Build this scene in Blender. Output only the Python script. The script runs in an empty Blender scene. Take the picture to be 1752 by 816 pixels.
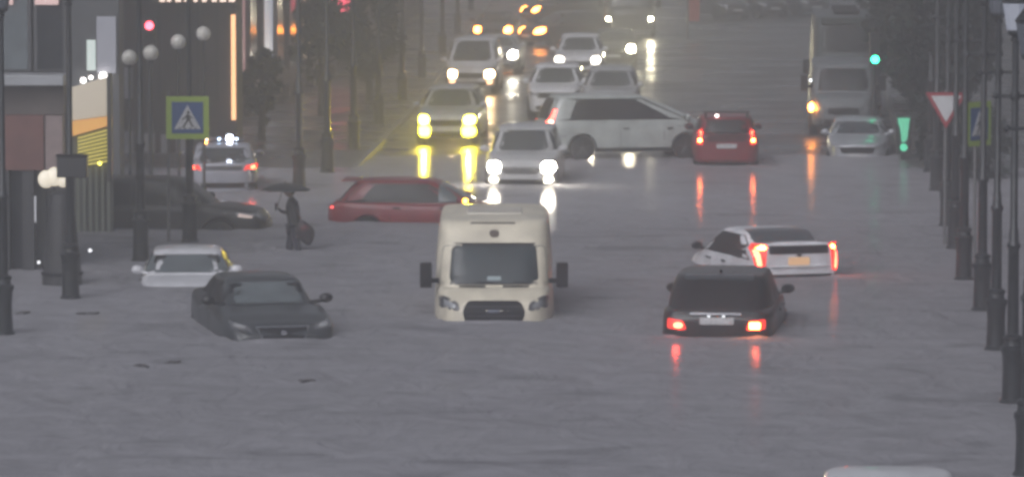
import bpy, bmesh, math, random
from mathutils import Vector, Matrix
from mathutils.bvhtree import BVHTree
random.seed(7)
R = math.radians
scene = bpy.context.scene
C = scene.collection
# ---------------------------------------------------------------- camera
CAMH, F, HOR = 8.25, 8000.0, -255.0          # metres, focal length and horizon row in photo pixels
TH = math.atan((408 - HOR) / F)
cam = bpy.data.cameras.new('camera'); camo = bpy.data.objects.new('camera', cam); C.objects.link(camo)
camo.location = (0, 0, CAMH); camo.rotation_euler = (math.pi/2 - TH, 0, 0)
cam.sensor_width = 36; cam.lens = F / 1752 * 36; cam.clip_start = 1; cam.clip_end = 3000
cam.dof.use_dof = False
scene.camera = camo
scene.render.resolution_x, scene.render.resolution_y = 1024, 476
# ---------------------------------------------------------------- world and sun (dim overcast evening)
SUN_EL, SUN_AZ = R(36), R(205)
w = bpy.data.worlds.new('World'); scene.world = w; w.use_nodes = True
nt = w.node_tree; bg = nt.nodes['Background']
sky = nt.nodes.new('ShaderNodeTexSky'); sky.sky_type = 'NISHITA'; sky.sun_disc = False
sky.sun_elevation = SUN_EL; sky.sun_rotation = SUN_AZ; sky.air_density = 1.0; sky.dust_density = 6.0; sky.ozone_density = 1.0
hs = nt.nodes.new('ShaderNodeHueSaturation'); hs.inputs['Saturation'].default_value = 0.16
tint = nt.nodes.new('ShaderNodeMix'); tint.data_type = 'RGBA'; tint.blend_type = 'MULTIPLY'; tint.inputs[0].default_value = 1
tint.inputs[7].default_value = (.955, 0.975, 1.07, 1)
nt.links.new(sky.outputs[0], hs.inputs['Color']); nt.links.new(hs.outputs[0], tint.inputs[6]); nt.links.new(tint.outputs[2], bg.inputs[0])
bg.inputs[1].default_value = 0.1
sl = bpy.data.lights.new('sun', 'SUN'); sl.energy = 0.5; sl.angle = R(40); sl.color = (1, .98, .96)
so = bpy.data.objects.new('sun', sl); C.objects.link(so)
so.rotation_euler = Vector((math.sin(SUN_AZ)*math.cos(SUN_EL), math.cos(SUN_AZ)*math.cos(SUN_EL), math.sin(SUN_EL))).to_track_quat('Z', 'Y').to_euler()
vs = scene.view_settings; vs.view_transform = 'Standard'; vs.look = 'None'; vs.gamma = 1; vs.exposure = -0.1
scene.cycles.volume_bounces = 1
scene.cycles.filter_width = 3.3
scene.cycles.sample_clamp_indirect = 3.0
HAZE = 0.0045

# ---------------------------------------------------------------- geometry of the view
def G(px, py, z=0.0):
    """the point at height z seen at photo pixel (px, py)"""
    u, v = (px - 876) / F, (py - 408) / F
    d = Vector((u, math.cos(TH) - v*math.sin(TH), -math.sin(TH) - v*math.cos(TH)))
    t = (CAMH - z) / -d.z
    return Vector((d.x*t, d.y*t, z))
def XD(px, D): return (px - 876) / F * D
def ZD(py, D): return CAMH - D*(py - HOR)/F
def lerp(a, b, t): return a + (b - a)*t
def interp(tab, x):
    if x <= tab[0][0]: return tab[0][1]
    for (a, va), (b, vb) in zip(tab, tab[1:]):
        if x <= b:
            t = (x - a)/(b - a); return va + (vb - va)*t
    return tab[-1][1]
def smooth(tab, x):
    if x <= tab[0][0]: return tab[0][1]
    for (a, va), (b, vb) in zip(tab, tab[1:]):
        if x <= b:
            t = (x - a)/(b - a); t = t*t*(3 - 2*t)*.5 + t*.5; return va + (vb - va)*t
    return tab[-1][1]

# ---------------------------------------------------------------- materials
MATS = {}
def mat(name, col, rough=.5, metal=0, spec=.5, coat=0, emit=None, estr=0, noise=0, nscale=6, bump=0, bscale=40, alpha=1):
    if name in MATS: return MATS[name]
    m = bpy.data.materials.new(name); m.use_nodes = True; n = m.node_tree; p = n.nodes['Principled BSDF']
    p.inputs['Base Color'].default_value = (*col, 1); p.inputs['Roughness'].default_value = rough
    p.inputs['Metallic'].default_value = metal; p.inputs['Specular IOR Level'].default_value = spec
    p.inputs['Coat Weight'].default_value = coat; p.inputs['Coat Roughness'].default_value = .12
    if emit: p.inputs['Emission Color'].default_value = (*emit, 1); p.inputs['Emission Strength'].default_value = estr*1.9
    if noise or bump:
        tc = n.nodes.new('ShaderNodeTexCoord')
    if noise:
        t = n.nodes.new('ShaderNodeTexNoise'); t.inputs['Scale'].default_value = nscale; t.inputs['Detail'].default_value = 6
        r = n.nodes.new('ShaderNodeValToRGB'); r.color_ramp.elements[0].position = .3; r.color_ramp.elements[1].position = .7
        r.color_ramp.elements[0].color = (*[c*(1 - noise) for c in col], 1); r.color_ramp.elements[1].color = (*[min(1, c*(1 + noise)) for c in col], 1)
        n.links.new(tc.outputs['Object'], t.inputs['Vector']); n.links.new(t.outputs[0], r.inputs[0]); n.links.new(r.outputs[0], p.inputs['Base Color'])
    if bump:
        t2 = n.nodes.new('ShaderNodeTexNoise'); t2.inputs['Scale'].default_value = bscale; t2.inputs['Detail'].default_value = 3
        b = n.nodes.new('ShaderNodeBump'); b.inputs['Strength'].default_value = bump; b.inputs['Distance'].default_value = .02
        n.links.new(tc.outputs['Object'], t2.inputs['Vector']); n.links.new(t2.outputs[0], b.inputs['Height']); n.links.new(b.outputs[0], p.inputs['Normal'])
    MATS[name] = m
    return m
def paint(name, col, rough=.32, metal=0, coat=.6): return mat(name, col, rough, metal, .5, coat, noise=.2, nscale=2.2, bump=.05, bscale=60)
def lamp_mat(name, col, s): return mat(name, (.3, .3, .3), .3, emit=col, estr=s)
GLASS = mat('wet window glass', (.045, .055, .06), .12, 0, .8, .3, noise=.25, nscale=2.5, bump=.08, bscale=50)
GLASSD = mat('dark tinted glass', (.012, .013, .015), .3, 0, .3, 0, noise=.3, nscale=3)
GLASSP = mat('fogged window glass', (.115, .135, .142), .25, 0, .8, .3, noise=.18, nscale=2.0, bump=.08, bscale=50)  # grey base carries the misting and the bright sky reflection together
RUB = mat('black rubber', (.012, .012, .013), .7)
TRIM = mat('black plastic trim', (.01, .01, .012), .65, spec=.25, noise=.2)
CHROME = mat('chrome', (.6, .6, .62), .18, 1)
LENS = mat('clear lamp lens', (.34, .35, .36), .15, .2, .8, .5)
LENSR_ON = mat('red lamp lens glowing', (.3, .02, .02), .2, 0, .6, .4, emit=(1, .05, .03), estr=.9)
LENSR = mat('red lamp lens', (.25, .02, .02), .2, 0, .6, .4)
PLATE = mat('number plate white', (.5, .5, .5), .4, noise=.2, nscale=14)
IRON = mat('dark wet cast iron', (.022, .024, .026), .42, .3, .5, .2, noise=.35, nscale=9, bump=.2, bscale=30)

# ---------------------------------------------------------------- object helpers
def tag(o, label=None, cat=None, group=None, kind=None):
    if label: o['label'] = label
    if cat: o['category'] = cat
    if group: o['group'] = group
    if kind: o['kind'] = kind
    return o
def thing(name, label, cat, loc=(0, 0, 0), rz=0, group=None):
    o = bpy.data.objects.new(name, None); C.objects.link(o); o.location = loc; o.rotation_euler = (0, 0, rz)
    o.empty_display_size = .3
    return tag(o, label, cat, group)
def obj(name, bm, m, parent=None, sm=True, bev=0, recalc=True):
    if recalc: bmesh.ops.recalc_face_normals(bm, faces=bm.faces)
    me = bpy.data.meshes.new(name); bm.to_mesh(me); bm.free()
    me.materials.append(m)
    if sm:
        for p in me.polygons: p.use_smooth = True
        me.set_sharp_from_angle(angle=R(38))
    o = bpy.data.objects.new(name, me); C.objects.link(o)
    if parent: o.parent = parent
    if bev:
        b = o.modifiers.new('bevel', 'BEVEL'); b.width = bev; b.segments = 2; b.limit_method = 'ANGLE'
    return o
def box(bm, x0, x1, y0, y1, z0, z1):
    vs_ = [bm.verts.new((x, y, z)) for x in (x0, x1) for y in (y0, y1) for z in (z0, z1)]
    for f in ((0, 1, 3, 2), (4, 6, 7, 5), (0, 4, 5, 1), (2, 3, 7, 6), (0, 2, 6, 4), (1, 5, 7, 3)):
        bm.faces.new([vs_[i] for i in f])
    return bm
def B(x0, x1, y0, y1, z0, z1): return box(bmesh.new(), x0, x1, y0, y1, z0, z1)
def lathe(bm, prof, cx=0, cy=0, seg=20, axis='z', cap=True):
    rings = []
    for r, h in prof:
        ring = []
        for k in range(seg):
            a = 2*math.pi*k/seg; c, s = r*math.cos(a), r*math.sin(a)
            ring.append(bm.verts.new((cx + c, cy + s, h) if axis == 'z' else (cx + c, h, cy + s)))
        rings.append(ring)
    for a, b in zip(rings, rings[1:]):
        for k in range(seg): bm.faces.new((a[k], a[(k+1) % seg], b[(k+1) % seg], b[k]))
    if cap:
        bm.faces.new(rings[0]); bm.faces.new(rings[-1])
    return bm
def L(prof, **k): return lathe(bmesh.new(), prof, **k)
def tube(bm, p0, p1, r0, r1=None, seg=8):
    p0, p1 = Vector(p0), Vector(p1); r1 = r0 if r1 is None else r1
    q = (p1 - p0).to_track_quat('Z', 'Y'); rings = []
    for p, r in ((p0, r0), (p1, r1)):
        rings.append([bm.verts.new(p + q @ Vector((r*math.cos(2*math.pi*k/seg), r*math.sin(2*math.pi*k/seg), 0))) for k in range(seg)])
    a, b = rings
    for k in range(seg): bm.faces.new((a[k], a[(k+1) % seg], b[(k+1) % seg], b[k]))
    bm.faces.new(a); bm.faces.new(b)
    return bm
def T(*a, **k): return tube(bmesh.new(), *a, **k)
def ball(bm, c, r, sz=1, u=14, v=8):
    m = Matrix.Translation(c) @ Matrix.Diagonal((r, r, r*sz, 1)); bmesh.ops.create_uvsphere(bm, u_segments=u, v_segments=v, radius=1, matrix=m); return bm

# ================================================================ SETTING: flooded street
def bed(D): return smooth([(96, -.78), (104, -.62), (116, -.3), (127, .008), (134, .02)], D)
KL = [(-650, -60), (40, -11.5), (80, -8.0), (98, -6.2), (114, -4.5), (128, -3.7), (150, -3.0), (170, -2.6), (211, -1.9), (260, -1), (700, 8)]
KR = [(-650, -25), (40, 4.8), (70, 6.8), (84, 7.8), (97, 8.5), (114, 9.6), (140, 11.4), (210, 16.2), (260, 19.5), (700, 45)]
YS = [-650, 20] + [30 + 2.5*i for i in range(101)] + [340, 700]
def strip(fa, fb, dz, nx=1, wob=0):
    bm = bmesh.new(); rows = []
    for y in YS:
        a, b = fa(y), fb(y)
        rows.append([bm.verts.new((lerp(a, b, i/nx), y, bed(y) + dz + (random.uniform(-wob, wob) if 100 < y < 200 else 0))) for i in range(nx + 1)])
    for r, s in zip(rows, rows[1:]):
        for i in range(nx): bm.faces.new((r[i], r[i+1], s[i+1], s[i]))
    return bm
def wet_mat(name, col, r0, r1, scl):
    m = mat(name, col, r1, 0, .5, 0, noise=.3, nscale=.7, bump=.25, bscale=9)
    n = m.node_tree; p = n.nodes['Principled BSDF']; tc = n.nodes.new('ShaderNodeTexCoord')
    t = n.nodes.new('ShaderNodeTexNoise'); t.inputs['Scale'].default_value = scl; t.inputs['Detail'].default_value = 4
    mp = n.nodes.new('ShaderNodeMapRange'); mp.inputs[1].default_value = .4; mp.inputs[2].default_value = .62; mp.inputs[3].default_value = r0; mp.inputs[4].default_value = r1
    n.links.new(tc.outputs['Object'], t.inputs['Vector']); n.links.new(t.outputs[0], mp.inputs[0]); n.links.new(mp.outputs[0], p.inputs['Roughness'])
    return m
tag(obj('ground', strip(lambda y: -700, lambda y: 700, -.03, 1), mat('wet earth', (.07, .065, .06), .6, noise=.3), sm=False), kind='structure')
ROAD = wet_mat('wet asphalt', (.06, .06, .062), .25, .45, .25)
PAVE = wet_mat('wet paving', (.12, .115, .11), .2, .42, .3)
tag(obj('road', strip(lambda y: interp(KL, y), lambda y: interp(KR, y), 0, 24, .006), ROAD), kind='structure')
tag(obj('left_pavement', strip(lambda y: interp(KL, y) - 60, lambda y: interp(KL, y) - .15, .13), PAVE, sm=False), kind='structure')
tag(obj('right_pavement', strip(lambda y: interp(KR, y) + .15, lambda y: interp(KR, y) + 60, .13), PAVE, sm=False), kind='structure')
KERB = mat('granite kerb', (.22, .22, .21), .4, noise=.25, nscale=4)
def kerb(tab, s):
    bm = bmesh.new(); rows = []
    for y in YS:
        x = interp(tab, y); z = bed(y)
        rows.append([bm.verts.new(v) for v in ((x, y, z - .05), (x, y, z + .136), (x + s*.15, y, z + .136), (x + s*.15, y, z - .05))])
    for r, q in zip(rows, rows[1:]):
        for i in range(3): bm.faces.new((r[i], r[i+1], q[i+1], q[i]))
    return bm
tag(obj('left_kerb', kerb(KL, -1), KERB, sm=False), kind='structure')
tag(obj('right_kerb', kerb(KR, 1), KERB, sm=False), kind='structure')

# flood water: silty grey brown, broken by rain and small wind waves
def water_mat():
    m = bpy.data.materials.new('muddy flood water'); m.use_nodes = True; n = m.node_tree; p = n.nodes['Principled BSDF']
    N = lambda t: n.nodes.new(t)
    p.inputs['Roughness'].default_value = .15; p.inputs['IOR'].default_value = 1.33
    tc = N('ShaderNodeTexCoord')
    def noise(sc, vec, det=4, dist=0):
        mp = N('ShaderNodeMapping'); mp.inputs['Scale'].default_value = vec; n.links.new(tc.outputs['Object'], mp.inputs[0])
        t = N('ShaderNodeTexNoise'); t.inputs['Scale'].default_value = sc; t.inputs['Detail'].default_value = det; t.inputs['Distortion'].default_value = dist
        n.links.new(mp.outputs[0], t.inputs['Vector']); return t
    col = noise(.1, (1, .35, 1), 5, .6)
    r = N('ShaderNodeValToRGB'); r.color_ramp.elements[0].position = .36; r.color_ramp.elements[1].position = .64
    r.color_ramp.elements[0].color = (.245, .24, .255, 1); r.color_ramp.elements[1].color = (.325, .32, .34, 1)
    fine = noise(1.6, (.6, .8, 1), 6, .3); mx = N('ShaderNodeMix'); mx.data_type = 'FLOAT'; mx.inputs[0].default_value = .5
    n.links.new(col.outputs[0], mx.inputs[2]); n.links.new(fine.outputs[0], mx.inputs[3])
    n.links.new(mx.outputs[0], r.inputs[0])
    pt = noise(.75, (.55, .9, 1), 6, .9); pr = N('ShaderNodeMapRange'); pr.inputs[1].default_value = .58; pr.inputs[2].default_value = .68; pr.inputs[3].default_value = 1; pr.inputs[4].default_value = .72
    pt2 = noise(5, (.5, 1, 1), 4, .5); pr2 = N('ShaderNodeMapRange'); pr2.inputs[1].default_value = .35; pr2.inputs[2].default_value = .65; pr2.inputs[3].default_value = 1.08; pr2.inputs[4].default_value = .9
    n.links.new(pt.outputs[0], pr.inputs[0]); n.links.new(pt2.outputs[0], pr2.inputs[0])
    mm = N('ShaderNodeMath'); mm.operation = 'MULTIPLY'; n.links.new(pr.outputs[0], mm.inputs[0]); n.links.new(pr2.outputs[0], mm.inputs[1])
    sy_ = N('ShaderNodeSeparateXYZ'); n.links.new(tc.outputs['Object'], sy_.inputs[0])      # sheen of disturbed water painted in as paler colour farther off
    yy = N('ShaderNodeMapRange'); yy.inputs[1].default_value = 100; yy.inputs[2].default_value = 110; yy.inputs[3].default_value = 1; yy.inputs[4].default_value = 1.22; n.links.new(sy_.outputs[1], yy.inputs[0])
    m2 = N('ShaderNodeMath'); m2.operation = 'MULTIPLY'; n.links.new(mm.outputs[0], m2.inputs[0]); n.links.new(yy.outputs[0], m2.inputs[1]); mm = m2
    vm = N('ShaderNodeVectorMath'); vm.operation = 'SCALE'; n.links.new(r.outputs[0], vm.inputs[0]); n.links.new(mm.outputs[0], vm.inputs['Scale'])
    r = vm; n.links.new(r.outputs[0], p.inputs['Base Color'])
    a, b, c, d = noise(7, (1, 1, 1), 3), noise(1.1, (1, .55, 1), 4, .8), noise(.22, (1, .5, 1), 4, .5), noise(30, (1, 1, 1), 2)
    prev = None
    for t, s, dist in ((c, .5, .05), (b, .5, .015), (a, .5, .003), (d, .5, .0008)):
        bp = N('ShaderNodeBump'); bp.inputs['Strength'].default_value = s; bp.inputs['Distance'].default_value = dist
        n.links.new(t.outputs[0], bp.inputs['Height'])
        if prev: n.links.new(prev.outputs[0], bp.inputs['Normal'])
        prev = bp
    n.links.new(prev.outputs[0], p.inputs['Normal'])
    df = N('ShaderNodeBsdfDiffuse'); n.links.new(r.outputs[0], df.inputs[0])
    bp = N('ShaderNodeBump'); bp.inputs['Strength'].default_value = 1; bp.inputs['Distance'].default_value = .12; n.links.new(b.outputs[0], bp.inputs['Height']); n.links.new(bp.outputs[0], df.inputs['Normal'])
    pat = noise(.5, (.5, .5, 1), 5, .6); mr = N('ShaderNodeMapRange'); mr.inputs[1].default_value = .35; mr.inputs[2].default_value = .65; mr.inputs[3].default_value = -.07; mr.inputs[4].default_value = .07
    n.links.new(pat.outputs[0], mr.inputs[0])
    sp_ = N('ShaderNodeSeparateXYZ'); n.links.new(tc.outputs['Object'], sp_.inputs[0])   # deep rain-churned flood, calmer shallows near the dry end
    ym = N('ShaderNodeMapRange'); ym.inputs[1].default_value = 104; ym.inputs[2].default_value = 121; ym.inputs[3].default_value = .96; ym.inputs[4].default_value = .62; n.links.new(sp_.outputs[1], ym.inputs[0])
    ad = N('ShaderNodeMath'); ad.use_clamp = True; n.links.new(ym.outputs[0], ad.inputs[0]); n.links.new(mr.outputs[0], ad.inputs[1])
    ms = N('ShaderNodeMixShader'); n.links.new(ad.outputs[0], ms.inputs[0]); n.links.new(p.outputs[0], ms.inputs[1]); n.links.new(df.outputs[0], ms.inputs[2])
    n.links.new(ms.outputs[0], n.nodes['Material Output'].inputs['Surface'])
    return m
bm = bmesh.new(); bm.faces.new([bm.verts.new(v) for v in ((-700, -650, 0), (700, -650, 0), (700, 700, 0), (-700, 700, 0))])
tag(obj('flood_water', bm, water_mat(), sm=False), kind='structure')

# ================================================================ VEHICLES
def body_bm(s):
    a = s['L']/2; W = s['W']; nf, nr = s.get('nf', 5), s.get('nr', 6); zb = s.get('zb', .22)
    bm = bmesh.new(); N = 44; rings = []
    for i in range(N + 1):
        x = -a*math.cos(math.pi*i/N); n = nf if x > 0 else nr
        w_ = W*max(.0, 1 - abs(x/a)**n)**(1/n); w_ = max(w_, .02)
        zt = smooth(s['top'], x); e = max(0, (abs(x)/a - .9)/.1); b = zb + .1*e*e; h = zt - b
        u1, u2, u3 = s.get('sh', (.965, .92, .82)); half = [(0, b), (.86*w_, b), (.965*w_, b + .06), (.99*w_, b + .3*h), (w_, b + .55*h), (.99*w_, b + .78*h), (u1*w_, zt - .07), (u2*w_, zt - .025), (u3*w_, zt - .002), (.45*w_, zt + .02), (0, zt + .028)]
        ring = [bm.verts.new((x, y, z)) for y, z in half] + [bm.verts.new((x, -y, z)) for y, z in half[-2:0:-1]]
        rings.append(ring)
    M = len(rings[0])
    for r, q in zip(rings, rings[1:]):
        for k in range(M): bm.faces.new((r[k], r[(k+1) % M], q[(k+1) % M], q[k]))
    bm.faces.new(rings[0]); bm.faces.new(rings[-1])
    if s.get('arch'):
        bmesh.ops.recalc_face_normals(bm, faces=bm.faces)
        me = bpy.data.meshes.new('t'); bm.to_mesh(me); bm.free(); o = bpy.data.objects.new('t', me); C.objects.link(o)
        cuts = []
        for wx in s['wheels']:
            for sy in (1, -1):
                cb = L([(s['wr'] + .07, sy*(W - .28)), (s['wr'] + .07, sy*(W + .2))], cx=wx, cy=s['wr'], seg=28, axis='y'); bmesh.ops.recalc_face_normals(cb, faces=cb.faces)
                cm = bpy.data.meshes.new('c'); cb.to_mesh(cm); cb.free(); co = bpy.data.objects.new('c', cm); C.objects.link(co); cuts.append(co)
                md = o.modifiers.new('b', 'BOOLEAN'); md.object = co; md.operation = 'DIFFERENCE'; md.solver = 'EXACT'
        bpy.context.view_layer.update()
        ev = o.evaluated_get(bpy.context.evaluated_depsgraph_get()); bm = bmesh.new(); bm.from_mesh(ev.to_mesh())
        for c in cuts: bpy.data.objects.remove(c)
        bpy.data.objects.remove(o)
    # greenhouse / upper body
    g = s['gh']; K = 56; ng = g.get('n', 5); rings = []
    lv = [(-.18, 1), (0, 1), (.12, 1), (.3, 1), (.5, 1), (.7, 1), (.86, 1), (.95, .992), (1.0, .965)]
    for t, sc in lv:
        xf, xr = lerp(g['xfb'], g['xft'], t), lerp(g['xrb'], g['xrt'], t); hw = lerp(g['wb'], g['wt'], t)
        bul = g.get('bul', .03)*math.sin(math.pi*max(0, min(1, t)))
        cx, ax = (xf + xr)/2, ((xf - xr)/2 + bul)*sc; hw = (hw + bul*.6)*sc; z = lerp(g['zb'], g['zt'], t)
        if t == 1.0: z -= .005
        ring = []
        for k in range(K):
            th = 2*math.pi*k/K; c, sn = math.cos(th), math.sin(th)
            ring.append(bm.verts.new((cx + ax*math.copysign(abs(c)**(2/ng), c), hw*math.copysign(abs(sn)**(2/ng), sn), z)))
        rings.append(ring)
    xf, xr, hw = g['xft'], g['xrt'], g['wt']; cr = g.get('crown', .05)
    for sc in (.9, .7, .4, .1):
        ring = []
        for k in range(K):
            th = 2*math.pi*k/K; c, sn = math.cos(th), math.sin(th)
            ring.append(bm.verts.new(((xf + xr)/2 + (xf - xr)/2*sc*math.copysign(abs(c)**(2/ng), c), hw*sc*math.copysign(abs(sn)**(2/ng), sn), g['zt'] + cr*(1 - sc**2)*.9)))
        rings.append(ring)
    for r, q in zip(rings, rings[1:]):
        for k in range(K): bm.faces.new((r[k], r[(k+1) % K], q[(k+1) % K], q[k]))
    bm.faces.new(rings[-1]); bm.faces.new(rings[0])
    return bm

def round_poly(pts, r, step=.12):
    out = []; n = len(pts)
    for i in range(n):
        p = Vector(pts[i]); a = Vector(pts[i-1]); b = Vector(pts[(i+1) % n])
        da, db = (a - p), (b - p); ra, rb = min(r, da.length*.45), min(r, db.length*.45)
        pa, pb = p + da.normalized()*ra, p + db.normalized()*rb
        for t in (0, .25, .5, .75, 1): out.append(pa*(1-t)**2 + p*2*t*(1-t) + pb*t*t)
    res = []
    for i in range(len(out)):
        a, b = out[i], out[(i+1) % len(out)]; k = max(1, int((b - a).length/step))
        for j in range(k): res.append(a + (b - a)*j/k)
    return res
def panel_bm(bvh, pts, side, off=.008, rnd=.04, rings=5, skirt=.03):
    """a thin panel whose face follows the body: outline given in the plane seen from that side"""
    pl = round_poly(pts, rnd); c = sum(pl, Vector((0, 0)))/len(pl)
    O = {'F': (lambda a, b: Vector((20, a, b)), Vector((-1, 0, 0))), 'R': (lambda a, b: Vector((-20, a, b)), Vector((1, 0, 0))),
         'L': (lambda a, b: Vector((a, 20, b)), Vector((0, -1, 0))), 'S': (lambda a, b: Vector((a, -20, b)), Vector((0, 1, 0))),
         'T': (lambda a, b: Vector((a, b, 20)), Vector((0, 0, -1)))}[side]
    def hit(p, last):
        o = O[0](*p); h = bvh.ray_cast(o, O[1])
        if h[0] is None: return last if last is not None else 20.0
        return h[3]
    bm = bmesh.new(); last = hit(c, None); cd = last
    cv = bm.verts.new(O[0](*c) + O[1]*(cd - off)); prev = None; ld = [cd]*len(pl)
    for k in range(1, rings + 1):
        ring = []
        for i, p in enumerate(pl):
            q = c + (p - c)*(k/rings); d = hit(q, ld[i])
            if abs(d - ld[i]) > .35: d = ld[i]
            ld[i] = d; ring.append(bm.verts.new(O[0](*q) + O[1]*(d - off)))
        n = len(ring)
        for i in range(n):
            if prev: bm.faces.new((prev[i], prev[(i+1) % n], ring[(i+1) % n], ring[i]))
            else: bm.faces.new((cv, ring[i], ring[(i+1) % n]))
        prev = ring
    ring = [bm.verts.new(O[0](*p) + O[1]*(ld[i] + skirt)) for i, p in enumerate(pl)]
    for i in range(len(ring)): bm.faces.new((prev[i], prev[(i+1) % len(ring)], ring[(i+1) % len(ring)], ring[i]))
    return bm
def mir(pts): return [(-a, b) for a, b in pts][::-1]

SPOTS = []
def add_spot(parent, loc, power, col=(1, .95, .82), size=75, back=False, r=.06, yaw=0):
    l = bpy.data.lights.new('lamp_light', 'SPOT'); l.energy = power*2; l.color = col; l.spot_size = R(size); l.spot_blend = 1; l.shadow_soft_size = r
    o = bpy.data.objects.new('lamp_light', l); C.objects.link(o); o.parent = parent; o.location = loc
    o.rotation_euler = (R(91.5), 0, R(-90) + yaw) if not back else (R(91.5), 0, R(90) + yaw)
def add_point(parent, loc, power, col, r=.05):
    l = bpy.data.lights.new('lamp_glow', 'POINT'); l.energy = power*2; l.color = col; l.shadow_soft_size = r
    o = bpy.data.objects.new('lamp_glow', l); C.objects.link(o); o.parent = parent; o.location = loc

def sedan(**k):
    s = dict(L=4.7, W=.9, nf=4.2, nr=5, wr=.33, wheels=(1.4, -1.35), top=[(-2.35, .8), (-2.25, 1.0), (-1.6, 1.07), (.0, .98), (.9, .97), (1.6, .88), (2.1, .76), (2.35, .6)],
        gh=dict(xfb=1.05, xft=.2, xrt=-1.05, xrb=-1.85, zb=.97, zt=1.38, wb=.8, wt=.64, n=6)); s.update(k); return s
def suv(**k):
    s = dict(L=4.6, W=.93, nf=4.5, nr=6, wr=.36, wheels=(1.4, -1.4), top=[(-2.3, .9), (-2.2, 1.0), (-1.6, 1.05), (.0, 1.05), (1.0, 1.05), (1.7, .98), (2.15, .88), (2.3, .7)],
        gh=dict(xfb=1.2, xft=.45, xrt=-1.75, xrb=-2.2, zb=1.03, zt=1.58, wb=.85, wt=.66, n=5)); s.update(k); return s
def hatch(**k):
    s = dict(L=4.2, W=.87, nf=4.5, nr=6, wr=.32, wheels=(1.3, -1.25), top=[(-2.1, .85), (-2.0, .98), (-1.5, 1.0), (.0, .96), (.9, .95), (1.5, .88), (1.9, .78), (2.1, .62)],
        gh=dict(xfb=1.15, xft=.25, xrt=-1.5, xrb=-1.98, zb=.94, zt=1.44, wb=.79, wt=.62, n=5)); s.update(k); return s
def mpv(**k):
    s = dict(L=4.85, W=.92, nf=4, nr=7, wr=.34, wheels=(1.45, -1.4), top=[(-2.42, .95), (-2.35, 1.08), (-1.6, 1.1), (.0, 1.06), (1.2, 1.05), (1.8, .98), (2.2, .85), (2.42, .65)],
        gh=dict(xfb=1.85, xft=.4, xrt=-2.05, xrb=-2.36, zb=1.06, zt=1.72, wb=.88, wt=.72, n=7, crown=.07)); s.update(k); return s
def van(**k):
    s = dict(L=5.6, W=1.07, nf=5, nr=10, wr=.35, wheels=(1.75, -1.6), zb=.3, top=[(-2.8, 1.3), (1.2, 1.38), (1.9, 1.36), (2.4, 1.24), (2.62, 1.12), (2.8, .8)],
        gh=dict(xfb=2.15, xft=1.38, xrt=-2.72, xrb=-2.78, zb=1.34, zt=2.42, wb=1.0, wt=.88, n=8, crown=.06)); s.update(k); return s

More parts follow.
